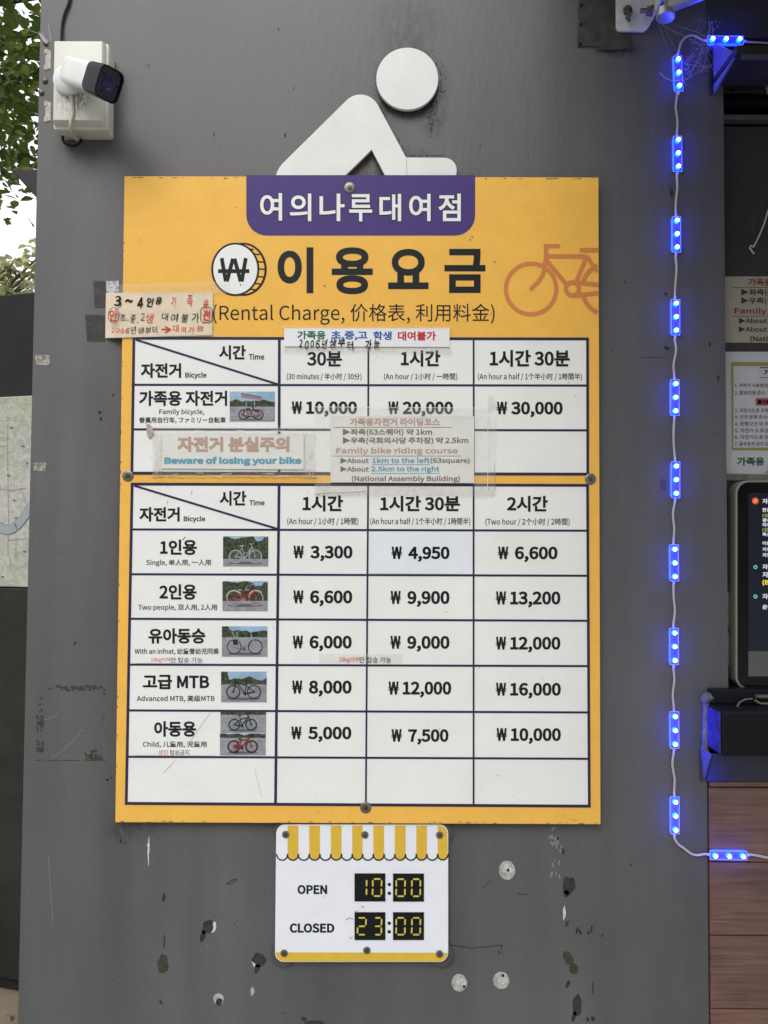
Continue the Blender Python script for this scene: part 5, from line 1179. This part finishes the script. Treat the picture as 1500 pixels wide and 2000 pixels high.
# cobwebs round the upper modules
def cobweb():
    mb = MB(); rnd = random.Random(9)
    anchors = [at(x, y, d) for x, y, d in ((1284, 40, -.02), (1372, 34, -.004), (1380, 95, -.004), (1391, 130, -.02), (1330, 178, -.006), (1345, 150, -.001), (1335, 120, -.006), (1395, 80, -.01), (1318, 60, -.001), (1386, 45, -.02), (1345, 75, -.006), (1376, 138, -.001), (1398, 34, -.004), (1362, 100, -.002))]
    for i in range(46):
        a, b = rnd.sample(anchors, 2)
        if (a - b).length > .085: 
            if rnd.random() < .75: continue
        a = a + Vector((rnd.gauss(0, .006), 0, rnd.gauss(0, .006))); b = b + Vector((rnd.gauss(0, .006), 0, rnd.gauss(0, .006)))
        m = (a + b) / 2 + Vector((rnd.gauss(0, .003), -abs(rnd.gauss(0, .003)), -abs(rnd.gauss(0, .004)))); a.y = min(a.y, -.0008); b.y = min(b.y, -.0008); m.y = min(m.y, -.0008)
        mb.tube([a, (a + m) / 2, m, (m + b) / 2, b], rnd.choice((.00010, .00014, .0002)), 4)
    for i in range(70):
        c = at(*rnd.choice(((1336, 150), (1340, 125), (1365, 95), (1355, 80), (1372, 140), (1390, 50), (1350, 110))), -.004) + Vector((rnd.gauss(0, .006), rnd.uniform(-.01, .001), rnd.gauss(0, .010)))
        e = c + Vector((rnd.gauss(0, .003), rnd.gauss(0, .001), rnd.gauss(0, .004))); mb.tube([c, (c + e) / 2 + Vector((.0008, 0, 0)), e], rnd.uniform(.00015, .00035), 4)
    for i in range(14):
        u = i / 13
    mb.tube([at(1287, 142, -.001), at(1298, 152, -.008), at(1310, 157, -.012), at(1325, 157, -.012), at(1337, 152, -.006), at(1343, 155, -.001)], .00035, 5)
    mb.tube([at(1288, 139, -.001), at(1300, 152, -.008), at(1315, 158.5, -.012), at(1330, 155, -.010), at(1345, 168, -.001)], .0002, 5)
    o = mb.build('cobweb', mat('spider_silk', (.62, .62, .65), .5), None, fixn=False)
    o['kind'] = 'stuff'; tag(o, 'dusty cobweb strands around the upper blue light modules', 'cobweb')
    mb = MB(); rnd = random.Random(19)
    for i in range(9):
        a = at(80 + rnd.uniform(-6, 6), 66 + rnd.uniform(-6, 4), -.004); b = at(92 + rnd.uniform(-4, 4), 84 + rnd.uniform(-4, 6), -.02); mb.tube([a, (a + b) / 2 + Vector((0, -.003, -.002)), b], .00022, 4)
    mb.tube([at(60, 60, -.002), at(78, 66, -.006), at(96, 82, -.02)], .0003, 4); mb.tube([at(95, 46, -.002), at(99, 80, -.02)], .0002, 4)
    o = mb.build('cobweb', MATS['spider_silk'], None, fixn=False); o['kind'] = 'stuff'; tag(o, 'thin cobweb at the top left corner of the cream junction box', 'cobweb')
cobweb()

# ------------------------------------------------------------------ behind the opening: notices, touch screen, string
def recess():
    yw = .0515
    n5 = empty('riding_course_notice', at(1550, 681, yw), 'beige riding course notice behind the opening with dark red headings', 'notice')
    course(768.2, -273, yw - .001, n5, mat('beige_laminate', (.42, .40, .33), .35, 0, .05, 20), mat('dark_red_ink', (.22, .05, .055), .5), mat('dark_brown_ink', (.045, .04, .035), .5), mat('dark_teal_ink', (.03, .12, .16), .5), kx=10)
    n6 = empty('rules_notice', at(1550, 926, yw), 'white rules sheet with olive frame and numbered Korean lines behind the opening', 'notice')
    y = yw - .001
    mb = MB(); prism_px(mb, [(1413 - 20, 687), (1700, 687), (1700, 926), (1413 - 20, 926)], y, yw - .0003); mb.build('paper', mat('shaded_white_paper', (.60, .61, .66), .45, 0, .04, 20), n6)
    y -= .0004
    mb = MB(); ribbon(mb, [(1430.2, 711), (1690, 711), (1690, 877), (1430.8, 877)], 5, y, True); mb.build('frame_print', mat('olive_print', (.34, .30, .085), .5), n6, fixn=False)
    ti = MATS['dark_brown_ink']
    mb = MB(); ribbon(mb, [(1484, 718), (1640, 718), (1640, 737.5), (1484, 737.5)], 1, y, True); mb.build('title_box', ti, n6, fixn=False)
    text('가족용', 1491.5, 722, 1530, 733.5, y, M_inkb, n6, .014)
    for i, s in enumerate(('1. 자전거 사용법(운', '2. 탑승인원 준수 :')): text(s, 1435, 749 + i * 13.8, (1502 if i == 0 else 1499), 757.5 + i * 13.8, y, ti, n6, .004)
    flat([(1476, 777.5), (1640, 777.5), (1640, 792), (1476, 792)], y, 'highlight_bar', mat('dull_red_print', (.40, .10, .09), .5), n6); text('■아동', 1480, 780.5, 1502, 789.5, y - .0003, M_inkb, n6, .012)
    for i, s in enumerate(('3. 자전거도로 우측', '4. 안전 운행 준수(', '4. 운행구간 외 주', '5. 자전거 도로상', '6. 자전거도로 외', '7. 음주운전 금지 및')): text(s, 1435, 797.5 + i * 13.05, 1501, 806 + i * 13.05, y, ti, n6, .004)
    text('가족용', 1439, 893, 1493, 909.5, y, mat('dark_green_ink', (.01, .10, .055), .5), n6, .013); text('2', 1494, 911, 1503, 924, y, MATS['dull_red_print'], n6, 0, hand=1)
    mb = MB(); prism_px(mb, [(1413, 924), (1462, 925), (1462, 931), (1413, 931)], y - .001, y - .0008); mb.build('tape_strip', M_tape, n6)
    # touch screen
    k = empty('touch_screen', at(1560, 1347, .01), 'black touch screen kiosk display with rounded pale frame in the service opening', 'screen')
    ys = .006
    pts = rrect(1436.5, 938, 1760, 1347, 25, 8)
    mb = MB(); prism_px(mb, pts, ys, .045, y_ref=ys); mb.build('frame', mat('pale_metal_frame', (.30, .295, .26), .35, .3), k, bevel=.002, smooth=True)
    mb = MB(); prism_px(mb, rrect(1440.5, 942, 1756, 1343, 22, 8), ys - .0006, ys); mb.build('bezel', mat('screen_black', (.004, .004, .005), .12, spec=.3), k)
    flat([(1461.6, 963), (1735, 963), (1735, 1321), (1461.6, 1321)], ys - .0009, 'display', mat('display_dim', (.012, .012, .016), .12, emit=(.003, .0045, .009), estr=1, spec=.3), k)
    flat([(1461.6, 1272), (1735, 1272), (1735, 1321), (1461.6, 1321)], ys - .0011, 'footer_bar', mat('display_footer', (.02, .02, .02), .2, emit=(.040, .040, .042), estr=1), k)
    mt = mat('display_text', (.3, .3, .33), .3, emit=(.42, .44, .50), estr=1); my = mat('display_yellow', (.4, .3, .02), .3, emit=(.65, .46, .05), estr=1); mg = mat('display_green', (.1, .2, .05), .3, emit=(.16, .23, .06), estr=1); mo = mat('display_orange', (.3, .05, .02), .3, emit=(.38, .06, .02), estr=1, spec=.1)
    yt = ys - .0013
    flat(arc(1475.3, 978.3, 6.6, 6.6, 0, 345, 20), yt, 'icon', mo, k); mb = MB(); ribbon(mb, arc(1475.3, 978.3, 2.6, 2.6, 0, 300, 5), .9, yt - .0002, True); mb.build('icon_glyph', mat('icon_pale', (.5, .3, .3), .3, emit=(.6, .25, .2), estr=1), k, fixn=False)
    for yy in (1107.5, 1165): mb = MB(); ribbon(mb, arc(1475.5, yy, 3, 3, 0, 330, 11), 1.6, yt, True); mb.build('icon', mat('icon_ring', (.1, .3, .35), .3, emit=(.16, .32, .36), estr=1), k, fixn=False)
    for s, y0, y1, m, x1 in (('자전', 974, 984, mt, 1510), ('한강', 992, 1000, mt, 1505), ('(강', 1003.5, 1011, mg, 1501), ('광나', 1012, 1020, mt, 1505), ('여의', 1021, 1029, mt, 1505), ('(강', 1031, 1039, mg, 1501), ('뚝섬', 1040, 1047.5, mt, 1505), ('이용', 1057, 1065, mt, 1505), ('자전', 1069, 1076.5, mt, 1505), ('자전', 1080, 1088, mt, 1505), ('자전', 1102, 1112, mt, 1510), ('자전', 1117, 1128, mt, 1512), ('(B', 1132, 1144, my, 1502), ('자전', 1159.5, 1170, mt, 1510), ('운영', 1181, 1190, mt, 1508)):
        text(s, 1489, y0, x1, y1, yt, m, k, .01, 'display_text')
    # loose white string on the window sheet
    mb = MB(); mb.tube([at(1512, 388, .045), at(1500, 412, .045), at(1492, 438, .045), at(1482, 462, .045), at(1472, 482, .045)], .0016, 7); mb.tube([at(1472, 482, .045), at(1466, 480, .041), at(1464, 484, .043), at(1468, 490, .046), at(1473, 496, .047)], .0020, 7)
    o = mb.build('white_cord', M_wirew, None, smooth=True); tag(o, 'short knotted white cord hanging on the dark window sheet', 'cord')
recess()

# ------------------------------------------------------------------ left background: map board, canopy corner, trees
def background():
    rot = R(-15); p0 = at(35, 1300, 1.1); ux = Vector((math.cos(rot), math.sin(rot), 0)); uy = Vector((-math.sin(rot), math.cos(rot), 0))
    p0 = Vector((p0.x, 1.1, 0))
    def hit(px, py):
        d = MR @ Vector(((px - 750) / F, 1, (1000 - py) / F)); t = (p0 - CAMP).dot(uy) / d.dot(uy); return CAMP + d * t
    ztop = hit(30, 574).z; zm1 = hit(30, 775).z; zm0 = hit(30, 1146).z; zb = max(.0, hit(15, 1932).z)
    b = empty('map_board', (p0.x - .8, 1.3, 0), 'dark freestanding map board behind the left edge of the booth', 'map board')
    def slab(name, s0, s1, t0, t1, z0, z1, m):
        mb = MB(); c = [p0 + ux * s + uy * t for s, t in ((s0, t0), (s1, t0), (s1, t1), (s0, t1))]
        mb.add([(q.x, q.y, z0) for q in c] + [(q.x, q.y, z1) for q in c], [(0, 3, 2, 1), (4, 5, 6, 7), (0, 1, 5, 4), (1, 2, 6, 5), (2, 3, 7, 6), (3, 0, 4, 7)]); return mb.build(name, m, b, bevel=.004)
    s_r = .40
    slab('panel', -1.9, s_r, .0, .06, zb + .002, ztop, M_dark)
    slab('lower_panel', -1.9, s_r, -.012, -.0005, zb + .04, zm0 - .004, mat('dark_olive_grey_panel', (.026, .028, .023), .5, 0, .3, 5, spec=.2))
    # map sheet: relief map, river and roads
    m = bpy.data.materials.new('printed_relief_map'); m.use_nodes = True; n = m.node_tree.nodes; l = m.node_tree.links; bs = n['Principled BSDF']; bs.inputs['Roughness'].default_value = .45
    g = n.new('ShaderNodeNewGeometry'); z = n.new('ShaderNodeTexNoise'); z.inputs['Scale'].default_value = 5; z.inputs['Detail'].default_value = 4; l.new(g.outputs['Position'], z.inputs['Vector'])
    r = n.new('ShaderNodeValToRGB'); e = r.color_ramp.elements; e[0].position = .40; e[0].color = (.50, .49, .46, 1); e[1].position = .60; e[1].color = (.40, .44, .33, 1); l.new(z.outputs['Fac'], r.inputs['Fac'])
    z2 = n.new('ShaderNodeTexNoise'); z2.inputs['Scale'].default_value = 26; z2.inputs['Detail'].default_value = 7; z2.inputs['Roughness'].default_value = .7; z2.inputs['Distortion'].default_value = 1.2; l.new(g.outputs['Position'], z2.inputs['Vector'])
    r2 = n.new('ShaderNodeValToRGB'); r2.color_ramp.elements[0].position = .36; r2.color_ramp.elements[0].color = (.74, .75, .72, 1); r2.color_ramp.elements[1].position = .58; r2.color_ramp.elements[1].color = (1.04, 1.04, 1.03, 1); l.new(z2.outputs['Fac'], r2.inputs['Fac'])
    x = n.new('ShaderNodeMix'); x.data_type = 'RGBA'; x.blend_type = 'MULTIPLY'; x.inputs[0].default_value = 1; l.new(r.outputs[0], x.inputs[6]); l.new(r2.outputs[0], x.inputs[7]); l.new(x.outputs[2], bs.inputs['Base Color'])
    bp = n.new('ShaderNodeBump'); bp.inputs['Strength'].default_value = .9; bp.inputs['Distance'].default_value = .006; l.new(z2.outputs['Fac'], bp.inputs['Height']); l.new(bp.outputs['Normal'], bs.inputs['Normal'])
    ms = slab('map_sheet', -1.7, s_r - .02, -.010, -.0006, zm0, zm1, m)
    def on(s, zz, t=-.0125): q = p0 + ux * s + uy * t; return Vector((q.x, q.y, zz))
    def path(pts, w, name, mm, t=-.0125):
        mb = MB(); P = [Vector((a, c)) for a, c in pts]; L = []; Q = []
        for i in range(len(P)):
            d = (P[min(i + 1, len(P) - 1)] - P[max(i - 1, 0)]).normalized(); nn = Vector((-d.y, d.x)) * w / 2; L.append(P[i] + nn); Q.append(P[i] - nn)
        k = len(P); mb.add([on(v.x, v.y, t) for v in L] + [on(v.x, v.y, t) for v in Q], [(i, i + k, i + k + 1, i + 1) for i in range(k - 1)]); mb.build(name, mm, ms)
    def sp(px, py): h_ = hit(px, py); return ((h_ - p0).dot(ux), h_.z)
    riv = [sp(-40, 1000), sp(-20, 1015), sp(0, 1027), sp(10, 1033), sp(20, 1035), sp(30, 1032), sp(40, 1024), sp(50, 1012), sp(60, 998), sp(75, 975), sp(110, 960)]
    path(riv, .0325, 'river_bank', mat('map_dark_line', (.05, .10, .12), .5), -.0115); path(riv, .030, 'river_print', mat('map_blue', (.31, .355, .385), .5, spec=.2), -.0122)
    path([sp(34, 1022), sp(38, 1033)], .004, 'bridge_print', MATS['map_dark_line'], -.0128)
    mr = mat('map_road_line', (.27, .28, .26), .5, spec=.2)
    for pts in ([(20, 815), (19, 870), (20, 930), (21, 1000), (20, 1080), (26, 1096), (24, 1110)], [(0, 873), (15, 872)], [(4, 955), (30, 958), (55, 953)], [(36, 1050), (35, 1090)], [(20, 1055), (54, 1052)], [(48, 960), (56, 990), (50, 1010)]):
        path([sp(*q) for q in pts], .0016, 'road_print', mr, -.0119)
    for (px, py, w) in ((27, 836, 6), (50, 872, 6), (22, 929, 6), (33, 977, 6), (36, 1012, 5), (10, 1126, 5), (53, 1077, 6), (58, 905, 4)):
        path([sp(px - w / 2, py), sp(px + w / 2, py)], .0035, 'place_mark', MATS['map_dark_line'], -.0129)
    # canopy corner poking out
    mc = mat('dark_brown_canopy', (.006, .004, .004), .6, 0, .3, 20)
    y = 1.25; q = [at(18, 330, y), at(90, 330, y), at(90, 402, y), at(70, 385, y), at(40, 352, y)]
    q = [Vector((v.x, y, v.z)) for v in q]; xr = -.70; q[1].x = xr; q[2].x = xr; q[2].z -= .05
    mb = MB(); ar = [(v.x, v.z) for v in q][::-1]; mb.prism(ar, y, y + .5); o = mb.build('canopy_corner', mc, None, bevel=.004); tag(o, 'dark brown canopy corner jutting out behind the booth among the leaves', 'canopy')
    # rough dark kerb stone and dirt in the lower left gap
    rnd = random.Random(31)
    mb = MB()
    for i in range(60):
        x, yy = rnd.uniform(-2.2, -.75), rnd.uniform(.2, 1.05); s = rnd.uniform(.015, .05); n_ = 7; vs = []
        for j in range(n_): a = 2 * math.pi * j / n_; k = rnd.uniform(.6, 1.1); vs.append((x + s * k * math.cos(a), yy + s * k * math.sin(a), .001))
        vs2 = [(x + (v[0] - x) * .6, yy + (v[1] - yy) * .6, s * .55) for v in vs]
        mb.add(vs + vs2, [tuple(range(n_, 2 * n_))] + [(j, (j + 1) % n_, (j + 1) % n_ + n_, j + n_) for j in range(n_)])
    o = mb.build('rubble', mat('dusty_rubble', (.21, .17, .12), .9, 0, .4, 9, .8, 40), None); o['kind'] = 'stuff'; tag(o, 'brown stones and dirt at the foot of the map board', 'rubble')
background()

def leaf_mat(name, c, tr):
    m = bpy.data.materials.new(name); m.use_nodes = True; n = m.node_tree.nodes; l = m.node_tree.links; b = n['Principled BSDF']
    g = n.new('ShaderNodeNewGeometry'); z = n.new('ShaderNodeTexNoise'); z.inputs['Scale'].default_value = 4; l.new(g.outputs['Position'], z.inputs['Vector'])
    ad = n.new('ShaderNodeMath'); ad.operation = 'MULTIPLY_ADD'; ad.inputs[1].default_value = .5; l.new(g.outputs['Random Per Island'], ad.inputs[0]); 
    hl = n.new('ShaderNodeMath'); hl.operation = 'MULTIPLY'; hl.inputs[1].default_value = .5; l.new(z.outputs['Fac'], hl.inputs[0]); l.new(hl.outputs[0], ad.inputs[2])
    r = n.new('ShaderNodeValToRGB'); e = r.color_ramp.elements; e[0].position = .25; e[0].color = (*[v * .6 for v in c], 1); e[1].position = .8; e[1].color = (c[0] * 1.5, c[1] * 1.35, c[2] * 1.1, 1)
    l.new(ad.outputs[0], r.inputs['Fac']); l.new(r.outputs[0], b.inputs['Base Color']); b.inputs['Roughness'].default_value = .42
    t = n.new('ShaderNodeBsdfTranslucent'); mx_ = n.new('ShaderNodeMixShader'); mx_.inputs[0].default_value = tr
    hs = n.new('ShaderNodeHueSaturation'); hs.inputs['Value'].default_value = 2.0; hs.inputs['Saturation'].default_value = 1.05; l.new(r.outputs[0], hs.inputs['Color']); l.new(hs.outputs[0], t.inputs['Color'])
    l.new(b.outputs[0], mx_.inputs[1]); l.new(t.outputs[0], mx_.inputs[2]); l.new(mx_.outputs[0], n['Material Output'].inputs['Surface'])
    return m
def tree(name, base, top, clumps, leaf, count, m_leaf, label, seed, trunk_r, branches):
    rnd = random.Random(seed)
    t = empty(name, base, label, 'tree')
    mbk = mat('brown_grey_bark', (.10, .08, .06), .8, 0, .3, 12, .8, 30)
    b0 = Vector(base); tp = Vector(top)
    mb = MB(); mb.tube([b0, b0.lerp(tp, .4) + Vector((.08, .03, 0)), b0.lerp(tp, .8) + Vector((-.05, 0, 0)), tp], [trunk_r, trunk_r * .8, trunk_r * .55, trunk_r * .25], 12); mb.build('trunk', mbk, t, smooth=True)
    mb = MB(); tips = []
    for i in range(branches):
        c, r = clumps[i % len(clumps)]; c = Vector(c)
        if r < .45 and len(clumps) < 8: continue
        s = b0.lerp(tp, rnd.uniform(.9, 1)); e = c + Vector((rnd.uniform(-1, 1), rnd.uniform(-1, 1), rnd.uniform(-1, 1))) * r * .8
        m1 = s.lerp(e, .5) + Vector((rnd.gauss(0, .08), rnd.gauss(0, .08), .1)); mb.tube([s, m1, e], [trunk_r * .28, trunk_r * .15, .004], 6)
        for k in range(5):
            a = m1.lerp(e, rnd.random()); f = a + Vector((rnd.gauss(0, .22), rnd.gauss(0, .22), rnd.gauss(0, .16))) * r; mb.tube([a, f], [.006, .002], 4); tips.append((a, f))
    mb.build('branches', mbk, t, smooth=True)
    mb = MB()
    tot = sum(r ** 3 for c, r in clumps)
    for c, r in clumps:
        c = Vector(c); nn = int(count * r ** 3 / tot)
        for i in range(nn):
            while True:
                d = Vector((rnd.uniform(-1, 1), rnd.uniform(-1, 1), rnd.uniform(-1, 1)))
                if d.length < 1 and noise.noise((c + d * r) * 1.7 / max(r, .5)) > -.12 + .25 * (d.length - .5): break
            p = c + d * r; s = leaf * rnd.uniform(.6, 1.25)
            q = Euler((rnd.uniform(-1.1, .5), rnd.uniform(-.7, .7), rnd.uniform(0, 6.28))).to_matrix()
            w = s * .30
            pts = [(0, 0, 0), (-w * .8, s * .25, .02 * s), (-w, s * .5, .05 * s), (-w * .6, s * .78, -.02 * s), (0, s, -.12 * s), (w * .6, s * .78, -.02 * s), (w, s * .5, .05 * s), (w * .8, s * .25, .02 * s), (0, s * .5, -.03 * s)]
            vs = [p + q @ Vector(v) for v in pts]
            mb.add(vs, [(0, 8, 2, 1), (8, 4, 3, 2), (0, 7, 6, 8), (8, 6, 5, 4)])
    o = mb.build('crown', m_leaf, t, fixn=False)
    return t
tree('broadleaf_tree', (-3.6, 3.0, 0), (-3.0, 2.7, 4.3), [((-1.9, 2.3, 3.95), .75), ((-1.45, 2.2, 3.45), .42), ((-1.75, 2.0, 3.2), .30), ((-2.8, 2.3, 4.0), .95), ((-1.2, 2.5, 4.2), .7), ((-1.62, 1.9, 2.98), .16)], .066, 8600,
     leaf_mat('glossy_green_leaf', (.075, .115, .030), .45), 'green leafed tree hanging over the upper left beside the booth', 1, .13, 26)
tree('pale_tree', (-6.3, 9.3, 0), (-5.6, 9.1, 4.4), [((-4.55, 9.0, 4.2), .65), ((-5.1, 9.0, 3.9), .55), ((-4.68, 9.1, 5.18), .30), ((-4.95, 9.0, 4.9), .32), ((-5.15, 9.0, 4.75), .36), ((-5.5, 9.2, 4.5), .75), ((-6.3, 9.2, 4.6), 1.0), ((-4.6, 9.0, 4.75), .25)], .13, 5200,
     leaf_mat('haze_paled_leaf', (.30, .33, .21), .45), 'distant tree showing above the map board, its leaves paled for haze', 2, .14, 20)  # leaf colour lightened to carry distance haze and sunlight

def tree_row():
    """the row of trees across the path, behind the photographer: it is what the glossy surfaces mirror"""
    rnd = random.Random(40); mb = MB()
    for k in range(15):
        x = -34 + k * 4.8 + rnd.uniform(-1, 1); y = -17 + rnd.uniform(-2, 2); h = rnd.uniform(6.5, 9)
        for i in range(330):
            d = Vector((rnd.gauss(0, 1), rnd.gauss(0, 1), rnd.gauss(0, 1))).normalized() * rnd.uniform(.6, 1)
            p = Vector((x + d.x * 3.0, y + d.y * 2.2, h * .52 + d.z * h * .5)); s = rnd.uniform(.35, .8)
            q = Euler((rnd.uniform(-1, 1), rnd.uniform(-1, 1), rnd.uniform(0, 6.28))).to_matrix()
            mb.add([p + q @ Vector(v) for v in ((-s, 0, 0), (0, -s * .6, .05), (s, 0, 0), (.1, s * .6, -.05))], [(0, 1, 2, 3)])
    o = mb.build('far_tree_row', leaf_mat('shade_leaf', (.05, .075, .025), .2), None, fixn=False); o['kind'] = 'stuff'; tag(o, 'dense row of green trees on the far side of the path', 'trees')
tree_row()
build_texts()
